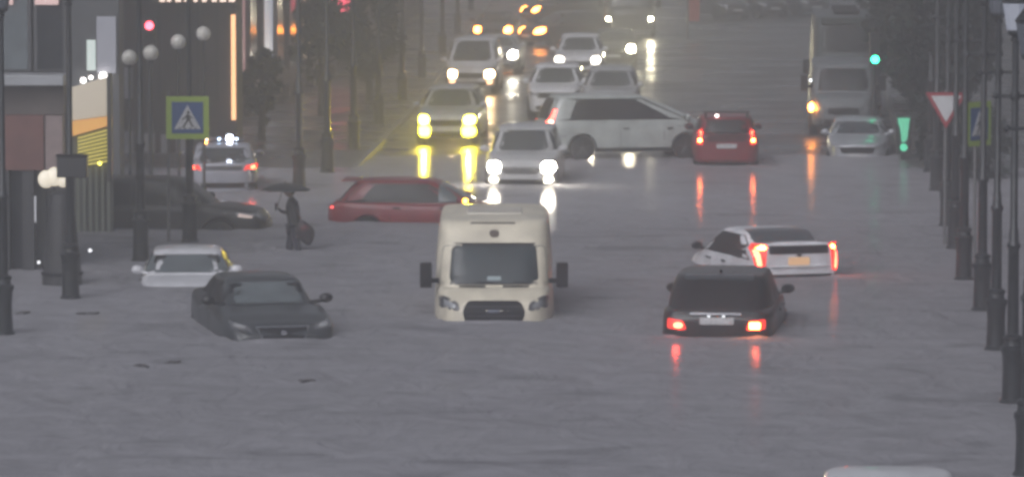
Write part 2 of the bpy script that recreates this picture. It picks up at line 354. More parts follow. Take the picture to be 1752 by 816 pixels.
def car(name, label, cat, px, py, anchor, sink, yaw, spec, paintm, group=None, mirrors='plain', front=None, rear=None, glass=GLASS, side=True, wheels=True, ws=None, ws_inset=.07, mir_mat=None):
    """yaw 0 = nose towards the camera, 180 = tail towards it"""
    rz = R(-90 + yaw); p = G(px, py)
    ax, ay = anchor; loc = Vector((p.x - (ax*math.cos(rz) - ay*math.sin(rz)), p.y - (ax*math.sin(rz) + ay*math.cos(rz)), -sink))
    t = thing(name, label, cat, loc, rz, group)
    bm = body_bm(spec); bmesh.ops.recalc_face_normals(bm, faces=bm.faces); bvh = BVHTree.FromBMesh(bm)
    t_body = obj('body', bm, paintm, t)
    g = spec['gh']; zb, zt = g['zb'] + .03, g['zt'] - .06; i = ws_inset
    def hw(z): return lerp(g['wb'], g['wt'], (z - g['zb'])/(g['zt'] - g['zb']))
    def P(nm, pts, sd, m, par=t, **k): return obj(nm, panel_bm(bvh, pts, sd, **k), m, par)
    z0 = g.get('wz0', zb + .02); z1 = g.get('wz1', zt)
    P('windscreen', [(-hw(z0) + i, z0), (hw(z0) - i, z0), (hw(z1) - i - .02, z1), (-hw(z1) + i + .02, z1)], 'F', glass, rnd=.08)
    if not spec.get('norear'):
        rz0 = g.get('rz0', z0); P('rear_window', [(-hw(rz0) + i, rz0), (hw(rz0) - i, rz0), (hw(z1) - i - .02, z1), (-hw(z1) + i + .02, z1)], 'R', spec.get('rglass', glass), rnd=.08)
    if side:
        def xf(z): return lerp(g['xfb'], g['xft'], (z - g['zb'])/(g['zt'] - g['zb'])) - .26
        def xr(z): return lerp(g['xrb'], g['xrt'], (z - g['zb'])/(g['zt'] - g['zb'])) + spec.get('rq', .16)
        zz1 = zt + .0
        cuts = spec.get('cuts', (.42, -.55, -1.4)); sg = spec.get('sglass', glass)
        xs = [None] + [c for c in cuts if xr(zb) + .25 < c < xf(zb) - .25] + [None]
        if spec.get('one'): xs = [None, None]
        for a, b in zip(xs, xs[1:]):
            f0, f1 = (xf(zb), xf(zz1)) if a is None else (a - .03, a - .05)
            r0, r1 = (xr(zb), xr(zz1)) if b is None else (b + .03, b + .01)
            if f1 - r1 < .08: f1 = r1 + .08
            q = [(r0, zb), (f0, zb), (f1, zz1), (r1, zz1)]
            for sd in 'LS': P('side_window', q, sd, sg, rnd=.05, rings=3)
        if spec.get('doorlines', True):
            for c in cuts[:2]:
                for sd in 'LS': P('door_seam', [(c - .008, .35), (c + .008, .35), (c + .008, g['zb'] - .02), (c - .008, g['zb'] - .02)], sd, TRIM, off=.002, rnd=.002, rings=1)
            for c in cuts[:2]:
                for sd in 'LS': P('door_handle', [(c + .06, .84), (c + .24, .84), (c + .24, .87), (c + .06, .87)], sd, CHROME if spec.get('chromeh') else TRIM, off=.03, rnd=.01, rings=1)
    # mirrors
    for sy in (1, -1):
        mx = lerp(g['xfb'], g['xft'], .1) - .22; my = hw(g['zb'] + .1)
        b = bmesh.new(); big = mirrors == 'van'
        if big:
            box(b, mx + .1, mx + .26, sy*(spec['W'] + .03), sy*(spec['W'] + .24), g['zb'] - .02, g['zb'] + .42)
            tube(b, (mx + .16, sy*(spec['W'] - .1), g['zb'] + .1), (mx + .16, sy*(spec['W'] + .08), g['zb'] + .1), .05)
        else:
            m4 = Matrix.Translation((mx, sy*(spec['W'] + .05), g['zb'] + .09)) @ Matrix.Diagonal((.09, .12, .085, 1)); bmesh.ops.create_uvsphere(b, u_segments=12, v_segments=8, radius=1, matrix=m4)
            tube(b, (mx, sy*(my - .06), g['zb'] + .02), (mx, sy*(spec['W'] + .05), g['zb'] + .05), .03)
        mo = obj('mirror', b, mir_mat or (TRIM if big else paintm), t, bev=.03 if big else 0)
        gl = bmesh.new()
        if big: box(gl, mx + .094, mx + .098, sy*(spec['W'] + .055), sy*(spec['W'] + .215), g['zb'] + .02, g['zb'] + .38)
        else: box(gl, mx - .094, mx - .088, sy*(spec['W'] - .03), sy*(spec['W'] + .13), g['zb'] + .05, g['zb'] + .14)
        obj('mirror_glass', gl, GLASSD, mo, sm=False)
    if wheels:
        for wx in spec['wheels']:
            for sy in (1, -1):
                r = spec['wr']; w0, w1 = sy*(spec['W'] - .24), sy*(spec['W'] - .02)
                wo = obj('wheel', L([(r*.62, w0), (r*.95, w0), (r, lerp(w0, w1, .2)), (r, lerp(w0, w1, .85)), (r*.94, w1), (r*.68, w1)], cx=wx, cy=r, seg=28, axis='y'), RUB, t)
                rb = L([(r*.66, lerp(w0, w1, .8)), (r*.66, lerp(w0, w1, .92)), (r*.6, lerp(w0, w1, .93))], cx=wx, cy=r, seg=24, axis='y', cap=False)
                for q in range(5):
                    an = 2*math.pi*q/5 + .3; tube(rb, (wx, lerp(w0, w1, .9), r), (wx + math.cos(an)*r*.63, lerp(w0, w1, .9), r + math.sin(an)*r*.63), .035, .028, 6)
                lathe(rb, [(.06, lerp(w0, w1, .8)), (.06, lerp(w0, w1, .97))], cx=wx, cy=r, seg=12, axis='y')
                obj('rim', rb, mat('alloy rim', (.1, .1, .105), .4, .6), wo)
    for q in (front or []) + (rear or []):
        nm, pts, sd, m = q[:4]; kw = q[4] if len(q) > 4 else {}
        kw = dict(kw); both = kw.pop('both', True); kids = kw.pop('kids', []); spot = kw.pop('spot', None)
        for s_ in ((1, -1) if both else (1,)):
            po = P(nm, pts if s_ == 1 else mir(pts), sd, m, **kw)
            for kn, kp, km in kids: P(kn, kp if s_ == 1 else mir(kp), sd, km, po, off=kw.get('off', .008) + .012, rnd=.14, rings=4)
            if spot:
                pw, col, size, sgn = spot
                if sgn and sgn != s_: continue
                cy_ = sum(a for a, b in pts)/len(pts)*s_; cz_ = sum(b for a, b in pts)/len(pts)
                h = bvh.ray_cast(Vector((20 if sd == 'F' else -20, cy_, cz_)), Vector((-1 if sd == 'F' else 1, 0, 0)))
                x = h[0].x + (.09 if sd == 'F' else -.09)
                add_spot(t, (x, cy_, cz_), pw, col, size, back=(sd == 'R'))
    t['_bvh'] = 0; del t['_bvh']
    return t, bvh

def q4(y0, y1, z0, z1, dy=0, dz=0): return [(y0, z0), (y1, z0 + dz), (y1 + dy, z1 + dz), (y0 + dy, z1)]
def box4(y0, y1, z0, z1): return [(y0, z0), (y1, z0), (y1, z1), (y0, z1)]
WHITE_ON = lamp_mat('headlamp lit', (1, .93, .78), 60)
WHITE_FAR = lamp_mat('far headlamp lit', (1, .9, .62), 70)
WARM_ON = lamp_mat('warm headlamp lit', (1, .62, .28), 40)
YEL_ON = lamp_mat('yellow fog lamp lit', (1, .8, .03), 26)
AMB_ON = lamp_mat('amber lamp lit', (1, .3, .04), 28)
RED_ON = lamp_mat('tail lamp lit', (1, .07, .03), 13)
RED_HOT = lamp_mat('brake lamp core lit', (1, .22, .04), 30)
RED_DIM = lamp_mat('tail lamp faint', (1, .06, .05), 2.0)
GRN_ON = lamp_mat('green signal lit', (.02, 1, .45), 14)
W0 = (1, .9, .7)

def std_front(gz=.55, lit=None, W=.9, sp=None, hz=.68, lens=LENS, fog=None, fsp=None, grille=TRIM, core=None, gw=.42):
    f = []
    hl = dict(rnd=.05)
    if sp: hl['spot'] = sp
    if lit: hl['kids'] = [('bulb', box4(W*.6, W*.8, hz - .02, hz + .12), lit)]
    if lit: hl['kids'] = [('bulb', box4(W*.54, W*.9, hz - .08, hz + .2), lit)]  # bulb oversized so its lit face takes in the glare around the lamp
    f.append(('headlight', [(W*.5, hz - .03), (W*.86, hz), (W*.9, hz + .16), (W*.52, hz + .09)], 'F', lens, hl))
    f.append(('grille', [(-gw, gz), (gw, gz), (gw + .06, gz + .17), (-gw - .06, gz + .17)], 'F', grille, dict(both=False, rnd=.05)))
    f.append(('bumper_intake', box4(-.55, .55, .3, .42), 'F', TRIM, dict(both=False, rnd=.05)))
    f.append(('number_plate', box4(-.26, .26, .44, .54), 'F', PLATE, dict(both=False, rnd=.01, off=.02, rings=2)))
    if fog:
        k = dict(rnd=.15, rings=4, off=.03)
        if fsp: k['spot'] = fsp
        f.append(('fog_lamp', box4(W*.5, W*.9, .27, .57) if fog is YEL_ON else box4(W*.62, W*.84, .34, .48), 'F', fog, k))  # yellow lamps drawn as large as their glare
    return f

SILVER = paint('silver paint', (.42, .43, .45), .35, .3)
WHITEP = paint('white paint', (.72, .72, .74))
PEARL = paint('pearl white paint', (.42, .45, .42))
BLACKP = paint('black paint', (.008, .008, .01), .35, 0, .25)
GREYP = paint('dark grey paint', (.03, .034, .037), .35, 0, .3)
REDP = paint('dark red paint', (.2, .012, .02), .4, 0, .3)
CREAM = paint('cream white van paint', (.72, .66, .52), .45, 0, .2)

# --- dark grey sedan, nose to camera (front left)
fr = [('headlight', [(.52, .66), (.86, .70), (.88, .82), (.56, .75)], 'F', mat('smoked lamp lens', (.12, .12, .125), .2, .1, .7, .5), dict(rnd=.05, kids=[('lamp_reflector', [(.62, .70), (.8, .73), (.82, .79), (.64, .76)], mat('lamp reflector', (.5, .5, .5), .2, .4))])),
      ('grille', [(-.3, .44), (.3, .44), (.42, .72), (-.42, .72)], 'F', TRIM, dict(both=False, rnd=.03)),
      ('grille_trim', [(-.46, .715), (.46, .715), (.46, .74), (-.46, .74)], 'F', CHROME, dict(both=False, rnd=.01, off=.02, rings=2)),
      ('grille_trim', [(.33, .5), (.36, .5), (.47, .73), (.43, .73)], 'F', CHROME, dict(rnd=.01, off=.02, rings=2)),
      ('emblem', box4(-.05, .05, .6, .67), 'F', CHROME, dict(both=False, rnd=.04, off=.03, rings=2))]
car('sedan_car', 'dark grey sedan facing camera, half sunk in the flood at front left', 'car', 490, 582, (2.3, .05), .50, 13, sedan(W=.98, nf=7, sglass=GLASSD, chromeh=True), GREYP, front=fr, glass=GLASSP, mir_mat=BLACKP, ws_inset=.03)
# --- white sedan sunk over its nose behind it
car('sedan_car', 'white sedan flooded over its bonnet behind the dark grey sedan', 'car', 318, 491, (1.95, 0), .83, 3, sedan(W=.9, sglass=GLASSD), WHITEP, front=std_front(), glass=GLASSP, ws_inset=-.03)

# --- cream minibus van in the middle
vf = [('headlight', [(.60, .96), (.97, 1.0), (.98, 1.2), (.86, 1.21), (.62, 1.1)], 'F', mat('van lamp housing', (.08, .08, .085), .3), dict(rnd=.06, kids=[('lamp_reflector', [(.66, 1.0), (.88, 1.02), (.9, 1.16), (.7, 1.1)], LENS)])),
      ('grille', [(-.44, .62), (.44, .62), (.56, .95), (.46, 1.14), (-.46, 1.14), (-.56, .95)], 'F', TRIM, dict(both=False, rnd=.08)),
      ('grille_slat', box4(-.46, .46, 1.03, 1.05), 'F', mat('dark grille slat', (.05, .05, .055), .35), dict(both=False, rnd=.005, off=.025, rings=1)),
      ('grille_slat', box4(-.47, .47, .87, .89), 'F', mat('dark grille slat', (.05, .05, .055), .35), dict(both=False, rnd=.005, off=.025, rings=1)),
      ('emblem', box4(-.11, .11, .93, 1.0), 'F', mat('blue grey badge', (.12, .13, .16), .3, .5), dict(both=False, rnd=.05, off=.035, rings=2)),
      ('wiper_slot', box4(.15, .62, 1.335, 1.365), 'F', TRIM, dict(rnd=.012, off=.012, rings=2)),
      ('roof_lamp', box4(-.085, .085, 2.19, 2.31), 'F', mat('dull brown lamp', (.12, .09, .07), .4), dict(both=False, rnd=.08, off=.03, rings=2)),
      ('roof_slot', box4(-.42, .38, 2.405, 2.43), 'F', mat('brown rubber strip', (.08, .06, .055), .6), dict(both=False, rnd=.01, off=.01, rings=2))]
vspec = van(norear=True, doorlines=False, top=[(-2.8, 1.3), (1.2, 1.38), (1.9, 1.38), (2.35, 1.3), (2.62, 1.16), (2.8, .95)])
vspec['gh'].update(wz0=1.40, wz1=2.04, xfb=2.2, xft=1.55, zt=2.45, wb=1.05, wt=.98, n=8)
vt, vb = car('minibus', 'cream white minibus van standing headlight deep in the middle of the flood', 'van', 845, 551, (2.78, 0), .77, 0, vspec, CREAM, front=vf, glass=mat('minibus windscreen', (.03, .042, .046), .14, 0, .5, .1, noise=.3, nscale=2), mirrors='van', side=False, ws_inset=.08)
for o in [c for c in vt.children if c.name.startswith('windscreen')]:
    ob = obj('windscreen_seal', panel_bm(vb, [(-.985, 1.375), (.985, 1.375), (.93, 2.085), (-.93, 2.085)], 'F', off=.004, rnd=.09), TRIM, vt)
    obj('paper_notice', panel_bm(vb, [(-.12, 1.45), (.12, 1.45), (.12, 1.52), (-.12, 1.52)], 'F', off=.012, rnd=.01, rings=1, skirt=.002), mat('paper', (.35, .42, .43), .8), vt)
    for ya in (-.1, .55):
        obj('wiper', T((2.19, ya + .1, 1.4), (2.12, ya - .5, 1.45), .012, seg=5), TRIM, vt)
for yy in (.47, .62): obj('roof_bolt', ball(bmesh.new(), (1.5, yy, 2.36), .025), TRIM, vt)
obj('roof_hatch', B(-1.0, .4, -.5, .5, 2.47, 2.515), mat('roof hatch cream', (.6, .56, .48), .5, noise=.1), vt, bev=.02)

# --- black crossover, tail to camera
rr = [('tail_light', [(.50, .66), (.84, .68), (.84, .86), (.56, .82)], 'R', LENSR_ON, dict(rnd=.05, spot=(14, (1, .06, .04), 50, 0), kids=[('bulb', box4(.57, .73, .69, .79), RED_ON)])),
      ('chrome_strip', box4(-.43, .45, .925, .955), 'R', CHROME, dict(both=False, rnd=.01, off=.03, rings=2)),
      ('number_plate', box4(-.3, .28, .76, .88), 'R', PLATE, dict(both=False, rnd=.01, off=.02, rings=2)),
      ('plate_light', box4(.1, .15, .89, .91), 'R', lamp_mat('plate lamp', (.9, .95, 1), 1.2), dict(rnd=.01, off=.03, rings=1)),
      ('bumper', box4(-.8, .8, .34, .56), 'R', TRIM, dict(both=False, rnd=.06, off=.05))]
sp = suv(W=.97, nr=9, sh=(.97, .93, .84), top=[(-2.3, .85), (-2.2, .98), (-1.6, 1.02), (.0, 1.02), (1.0, 1.0), (1.8, .94), (2.15, .86), (2.3, .7)], rglass=GLASSD, sglass=GLASSD)
sp['gh'].update(zb=1.0, zt=1.53, xrt=-1.6, xrb=-2.15, wb=.9, wt=.76, rz0=1.06)
bt, bb = car('crossover_car', 'black estate crossover seen from behind with red tail lights, deep in the water', 'car', 1225, 577, (-2.3, 0), .54, 173, sp, BLACKP, rear=rr, glass=GLASSD)
obj('bulb', panel_bm(bb, box4(-.75, -.57, .69, .8), 'R', off=.03, rnd=.02, rings=2), RED_HOT, bt)
obj('roof_spoiler', panel_bm(bb, box4(-.6, .6, 1.46, 1.54), 'R', off=.04, rnd=.03), mat('black wet spoiler', (.03, .035, .04), .25, 0, .6, .5), bt)
obj('antenna', T((-1.2, .0, 1.56), (-1.35, 0, 1.62), .03, .01), TRIM, bt)

# --- white liftback, tail to camera, turned left
pr = [('tail_light', [(.70, .78), (.83, .76), (.88, 1.18), (.88, 1.33), (.62, 1.30), (.66, 1.2)], 'R', LENSR_ON, dict(rnd=.03, off=.02, spot=(14, (1, .1, .04), 50, 0), kids=[('bulb', [(.74, .82), (.81, .8), (.86, 1.2), (.79, 1.2)], RED_ON), ('bulb', [(.68, 1.2), (.84, 1.21), (.84, 1.3), (.66, 1.28)], RED_HOT)])),
      ('split_rear_glass', [(-.61, 1.12), (.61, 1.12), (.61, 1.28), (-.61, 1.28)], 'R', GLASSD, dict(both=False, rnd=.03, off=.015)),
      ('plate_recess', [(-.22, .9), (.22, .9), (.22, 1.05), (-.22, 1.05)], 'R', mat('amber lit plate', (.6, .45, .3), .5, emit=(1, .5, .18), estr=.25), dict(both=False, rnd=.04, off=.012)),
      ('emblem', box4(-.05, .05, 1.07, 1.11), 'R', TRIM, dict(both=False, rnd=.03, off=.02, rings=2)),
      ('bumper', box4(-.8, .8, .62, .72), 'R', TRIM, dict(both=False, rnd=.04, off=.012))]
psp = sedan(one=True, L=4.45, W=.91, sh=(.94, .88, .76), wheels=(1.35, -1.35), nr=9, top=[(-2.22, 1.24), (-2.13, 1.32), (-1.75, 1.31), (-1.3, 1.22), (-.7, 1.08), (0, .98), (1.0, .95), (1.7, .86), (2.1, .72), (2.22, .6)], sglass=GLASSD)
psp['gh'].update(xfb=1.35, xft=.25, xrt=-1.15, xrb=-2.1, zb=.96, zt=1.47, wb=.87, wt=.70, n=6, rz0=1.33)
lt, lb_ = car('liftback_car', 'white liftback seen from behind with tall red tail lights, right of the black crossover', 'car', 1366, 474, (-2.2, 0), .66, 197, psp, WHITEP, rear=pr, glass=GLASSP, mir_mat=BLACKP)

obj('upper_rear_glass', panel_bm(lb_, [(-1.98, -.66), (-.75, -.62), (-.75, .62), (-1.98, .66)], 'T', off=.008, rnd=.1, rings=8), mat('grey sloping glass', (.07, .08, .09), .3, 0, .4, .1), lt)
# --- red hatchback side on behind the minibus
rsp = hatch(L=4.35, W=.87, arch=True, one=True, cuts=(.3, -.75), sglass=GLASSD)
rt, rb_ = car('hatchback_car', 'dark red hatchback crossing side on behind the cream minibus', 'car', 724, 382, (0, -.87), .52, 86, rsp, REDP,
    rear=[('tail_light', [(.5, .78), (.8, .8), (.8, .96), (.6, .92)], 'R', LENSR, dict(rnd=.04, kids=[('bulb', box4(.62, .72, .83, .88), RED_DIM)]))],
    front=[('headlight', [(.5, .66), (.8, .7), (.8, .82), (.56, .74)], 'F', LENS)])
obj('front_side_window', panel_bm(rb_, [(.33, .99), (.85, .99), (.45, 1.34), (.33, 1.36)], 'S', off=.014, rnd=.04), GLASSP, rt)
obj('turn_signal', ball(bmesh.new(), (.95, -.99, 1.03), .055), lamp_mat('amber mirror lamp', (1, .5, .04), 14), rt)
obj('rear_spoiler', B(-1.86, -1.5, -.58, .58, 1.42, 1.45), REDP, rt, bev=.012)
# --- dark SUV side on at left
dsp = suv(L=4.75, W=.92, arch=True, sglass=GLASSD)
dt, db_ = car('dark_car', 'dark charcoal car standing side on at left behind the lamp posts', 'car', 267, 393, (0, -.92), .50, 84, dsp, mat('charcoal paint', (.02, .021, .023), .5, noise=.2, coat=.2),
    front=[('headlight', [(.45, .74), (.86, .76), (.88, .90), (.5, .86)], 'F', LENS)], glass=GLASSD)
obj('headlight', panel_bm(db_, [(1.78, .79), (2.1, .75), (2.12, .80), (1.82, .87)], 'S', off=.012, rnd=.04), mat('wet lamp glass', (.55, .52, .5), .1, 0, .8, .5, emit=(1, .72, .6), estr=.25), dt)  # weak glow painted into the glass for the headlight's reflection
obj('front_window_reflection', panel_bm(db_, [(.75, 1.06), (1.0, 1.06), (.78, 1.3), (.68, 1.34)], 'S', off=.016, rnd=.03), GLASSP, dt)  # pale panel laid over the dark window to paint in a reflection

# --- police style white sedan with light bar, tail to camera
por = [('tail_light', [(.5, .84), (.84, .84), (.86, .98), (.58, .98)], 'R', LENSR_ON, dict(rnd=.04, spot=(14, (1, .08, .05), 50, 0), kids=[('bulb', box4(.68, .8, .86, .95), RED_ON)])),
       ('plate_panel', box4(-.48, .48, .84, .95), 'R', mat('dark boot panel', (.06, .06, .07), .4), dict(both=False, rnd=.03)),
       ('bumper', box4(-.82, .82, .42, .54), 'R', TRIM, dict(both=False, rnd=.04, off=.012))]
pt, pb = car('patrol_car', 'white patrol sedan from behind with flashing roof light bar near the crossing sign', 'car', 381, 328, (-2.35, 0), .33, 183, sedan(W=.85), mat('silver white paint', (.36, .37, .41), .35, coat=.5, noise=.08), rear=por)
lb = obj('light_bar', B(-.55, -.3, -.5, .5, 1.45, 1.53), mat('light bar housing', (.1, .1, .12), .3), pt, bev=.03)
obj('beacon', ball(bmesh.new(), (-.55, -.16, 1.52), .085), lamp_mat('blue white beacon', (.75, .82, 1), 20), lb)
for yy, c in ((.1, (.5, .7, 1)), (-.33, (.6, .75, 1)), (.4, (1, .75, .5))): obj('beacon', ball(bmesh.new(), (-.57, yy, 1.5), .03), lamp_mat('beacon %.1f' % yy, c, 8), lb)
obj('beacon', ball(bmesh.new(), (-.6, .44, 1.41), .04), AMB_ON, lb)

# --- white SUV with bright headlights
sp = suv(L=4.7, W=.94); sp['gh'].update(zb=1.02, zt=1.6, wt=.7)
car('suv_car', 'white SUV facing camera with blazing headlights, just behind the cream minibus', 'car', 891, 318, (2.35, 0), .27, -3, sp, mat('light silver paint', (.5, .5, .5), .35, coat=.5, noise=.08),
    front=std_front(gz=.56, lit=WHITE_ON, W=.94, sp=(35, W0, 40, 0), hz=.66, fog=lamp_mat('fog lamp lit', (1, .9, .66), 12), grille=mat('grille chrome bars', (.12, .12, .12), .5, .3)), glass=GLASS)
# --- yellow fog lamp car
car('silver_car', 'silver car with glaring yellow fog lamps in front of the white people carrier', 'car', 763, 250, (2.3, 0), .02, -4, suv(L=4.6, W=.9), SILVER,
    front=std_front(gz=.58, lit=lamp_mat('yellowish headlamp lit', (1, .8, .06), 24), W=.9, sp=None, hz=.68, fog=YEL_ON, fsp=(330, (1, .76, .05), 34, 0)), glass=GLASS)
# --- far oncoming cars
sp = mpv(W=.9); sp['gh'].update(zt=1.8)
ct, _ = car('people_carrier', 'white people carrier with warm headlights, behind the car with yellow fog lamps', 'car', 805, 163, (2.42, 0), -.02, -3, sp, WHITEP, front=std_front(lit=WARM_ON, W=.88, sp=(80, (1, .7, .4), 34, 0), hz=.62, fog=lamp_mat('warm fog', (1, .5, .25), 3)))
car('grey_car', 'grey car half hidden behind the white people carrier, one headlight showing', 'car', 846, 130, (2.3, 0), -.02, -4, sedan(), SILVER, front=std_front(lit=WHITE_ON, W=.9, sp=(40, W0, 34, 0), hz=.68))
car('grey_car', 'distant grey car with an amber lamp, farthest back in the left lane queue', 'car', 842, 82, (2.3, 0), -.02, -4, sedan(), GREYP, front=std_front(lit=AMB_ON, W=.9, hz=.66))
car('grey_car', 'distant dark car turned sideways with two close amber lamps', 'car', 903, 82, (2.0, 0), -.02, -52, hatch(), GREYP, front=std_front(lit=AMB_ON, W=.87, hz=.64))
car('grey_car', 'farthest dark car with small amber lamps at the top of the street', 'car', 903, 42, (2.0, 0), -.02, -58, hatch(), GREYP, front=std_front(lit=AMB_ON, W=.8, hz=.64))
# --- oncoming centre group
sp = suv(L=4.4, W=.86); 
car('crossover_car', 'white crossover with dark grille facing camera, left of the pale minivan', 'car', 947, 206, (2.2, 0), -.02, -3, sp, WHITEP, front=std_front(gz=.66, W=.86, hz=.72, gw=.5))
car('suv_car', 'silver SUV mostly hidden behind the pale minivan, its roof and antenna showing', 'car', 1042, 213, (2.2, 0), -.02, -3, suv(L=4.4, W=.86), SILVER, front=std_front(W=.86, lit=WHITE_FAR, hz=.66, sp=(35, W0, 40, 0)))
car('suv_car', 'white car with wide windscreen and one small headlight, behind the white crossover', 'car', 988, 141, (2.3, 0), -.02, -3, suv(L=4.5, W=.9), WHITEP, front=std_front(W=.9, lit=lamp_mat('small lamp', (1, .9, .75), 10), hz=.7))
car('dark_car', 'dark car with a blinding headlight beside the white car with wide windscreen', 'car', 1050, 119, (2.3, 0), -.02, -2, sedan(), GREYP, front=std_front(lit=WHITE_FAR, hz=.68, sp=(420, (1, .9, .55), 34, 0)))
bsp = van(L=6.5, W=1.15, norear=True, doorlines=False); bsp['gh'].update(wb=1.12, wt=1.0, xfb=3.0, xft=2.6, zt=2.7, xrt=-3.1, xrb=-3.2, wz0=1.5, wz1=2.4)
bsp['top'] = [(-3.25, 1.3), (2.9, 1.38), (3.1, 1.3), (3.25, 1.0)]
car('bus', 'far grey bus with two widely spaced bright headlights at the top of the street', 'bus', 1077, 66, (3.25, 0), -.02, -2, bsp, GREYP, side=False, mirrors='van', front=[('headlight', box4(.82, 1.05, .72, .92), 'F', LENS, dict(rnd=.05, kids=[('bulb', box4(.84, 1.03, .74, .9), WHITE_FAR)], spot=(240, (1, .92, .65), 34, 0)))])
car('grey_car', 'farthest oncoming car with one headlight showing beside the grey bus', 'car', 1028, 38, (2.3, 0), -.02, -2, sedan(), SILVER, front=std_front(lit=WHITE_FAR, hz=.7, sp=(150, (1, .92, .65), 34, 0)))
for i, (px, c) in enumerate(((1262, 'pale'), (1330, 'grey'), (1398, 'white'))):
    car('parked_car', ['faint pale parked car at the top of the street, leftmost of three in the haze', 'faint grey parked car at the top of the street, middle of three in the haze', 'faint white parked car at the top of the street, rightmost of three in the haze'][i], 'car', px, 36 - i*3, (2.3, 0), -.02, 20, [sedan, hatch, suv][i](), GREYP, group='cars parked far up the street', front=std_front())

# --- pale minivan crossing, side on
msp = mpv(one=True, rq=.03, arch=True, cuts=(.85, -.35, -1.45), sglass=GLASSD, rglass=GLASSD, doorlines=True)
mt, mb = car('minivan', 'pale white minivan crossing the street side on in front of the oncoming cars', 'minivan', 1084, 272, (0, -.92), .04, 101, msp, PEARL, glass=GLASS,
    rear=[('tail_light', [(.66, .98), (.82, .98), (.74, 1.42), (.66, 1.42)], 'R', LENSR, dict(rnd=.03, kids=[('bulb', box4(.69, .78, 1.02, 1.12), RED_ON)])),
          ('bumper', box4(-.8, .8, .3, .45), 'R', TRIM, dict(both=False, rnd=.05, off=.012)), ('number_plate', box4(-.26, .26, .75, .87), 'R', PLATE, dict(both=False, rnd=.01, off=.02, rings=2))],
    front=std_front())
obj('tail_light', panel_bm(mb, [(-2.34, .98), (-2.2, .98), (-2.06, 1.38), (-2.14, 1.4)], 'S', off=.012, rnd=.03), lamp_mat('tail lamp side glow', (1, .1, .06), 4), mt)
obj('bulb', panel_bm(mb, [(-2.3, .99), (-2.2, .99), (-2.18, 1.08), (-2.28, 1.08)], 'S', off=.02, rnd=.02, rings=2), lamp_mat('tail lamp hot', (1, .4, .3), 10), mt)
obj('side_skirt', B(-1.0, 1.05, -.93, -.9, .26, .34), TRIM, mt, bev=.01)
obj('body_moulding', panel_bm(mb, [(-2.25, .66), (-1.85, .66), (-1.85, .69), (-2.25, .69)], 'S', off=.02, rnd=.01, rings=1), CHROME, mt)

# --- red small hatch, tail to camera with roof bar
rr = [('tail_light', [(.62, .70), (.8, .72), (.76, 1.14), (.62, 1.14)], 'R', LENSR_ON, dict(rnd=.04, off=.015, spot=(14, (1, .15, .05), 50, 0), kids=[('bulb', box4(.65, .75, .78, .88), RED_HOT), ('bulb', box4(.64, .72, .96, 1.06), RED_ON)])),
      ('number_plate', box4(-.26, .26, .62, .74), 'R', PLATE, dict(both=False, rnd=.01, off=.02, rings=2)),
      ('lower_glass', [(-.5, .8), (.5, .8), (.56, 1.02), (-.56, 1.02)], 'R', mat('dark red tailgate', (.05, .01, .014), .3), dict(both=False, rnd=.05))]
hsp = hatch(L=4.0, W=.87, rglass=GLASSD, nr=8); hsp['gh'].update(xrt=-1.7, xrb=-1.93, zt=1.42, wt=.68, rz0=1.0)
ht, hb = car('hatchback_car', 'red hatchback seen from behind with rear roof spoiler and tail lights, beside the minivan nose', 'car', 1243, 284, (-2.0, 0), .16, 179, hsp, REDP, rear=rr, glass=GLASSD)
sb = obj('roof_rack', B(-1.75, -1.6, -.62, .62, 1.54, 1.575), TRIM, ht, bev=.01)
for sy in (1, -1): obj('rack_foot', B(-1.72, -1.62, sy*.55 - .03, sy*.55 + .03, 1.40, 1.538), TRIM, ht)
obj('mirror_light', ball(bmesh.new(), (.85, -1.0, 1.03), .04), lamp_mat('pale glint lamp', (.95, .95, 1), 3), ht)  # small glowing ball painted in as a glint on the mirror
obj('roof_light', ball(bmesh.new(), (-1.68, .25, 1.46), .05, .6), lamp_mat('high lamp', (1, .8, .75), 6), ht)

# --- right side: white car, minibus and bus
bspec = van(L=5.3, W=1.0, norear=True, doorlines=False); bspec['gh'].update(zt=2.1, wb=.98, wt=.88, xfb=2.1, xft=1.7, wz0=1.32, wz1=1.95, xrt=-2.6, xrb=-2.63)
bspec['top'] = [(-2.65, 1.2), (1.5, 1.28), (2.2, 1.25), (2.5, 1.12), (2.65, .9)]
wt_, _ = car('minibus', 'pale grey minibus with amber turn signal, behind the pale silver car at the right kerb', 'van', 1443, 234, (2.65, 0), .02, -3, bspec, mat('dull silver paint', (.15, .16, .165), .45, noise=.1), mirrors='van', side=False, glass=GLASSD,
    front=[('headlight', box4(.6, .9, .72, .9), 'F', LENS, dict(rnd=.04)), ('grille', box4(-.45, .45, .66, .84), 'F', TRIM, dict(both=False, rnd=.05)), ('bumper', box4(-.85, .85, .36, .52), 'F', TRIM, dict(both=False, rnd=.05))])
obj('turn_signal', ball(bmesh.new(), (2.45, -.93, .86), .09, 1.5), AMB_ON, wt_)
obj('mirror_light', ball(bmesh.new(), (2.1, -.95, 1.62), .035), lamp_mat('mirror glint', (.9, .95, 1), 4), wt_)  # glint on the minibus mirror, made as a glowing ball
tsp = van(L=8, W=1.12, norear=True, doorlines=False, zb=.4); tsp['gh'].update(zt=3.12, wb=1.1, wt=1.02, xfb=3.85, xft=3.65, wz0=2.05, wz1=2.85, xrt=-3.9, xrb=-3.95, n=8, zb=1.4)
tsp['top'] = [(-4, 1.3), (3.6, 1.42), (3.9, 1.4), (4, 1.1)]
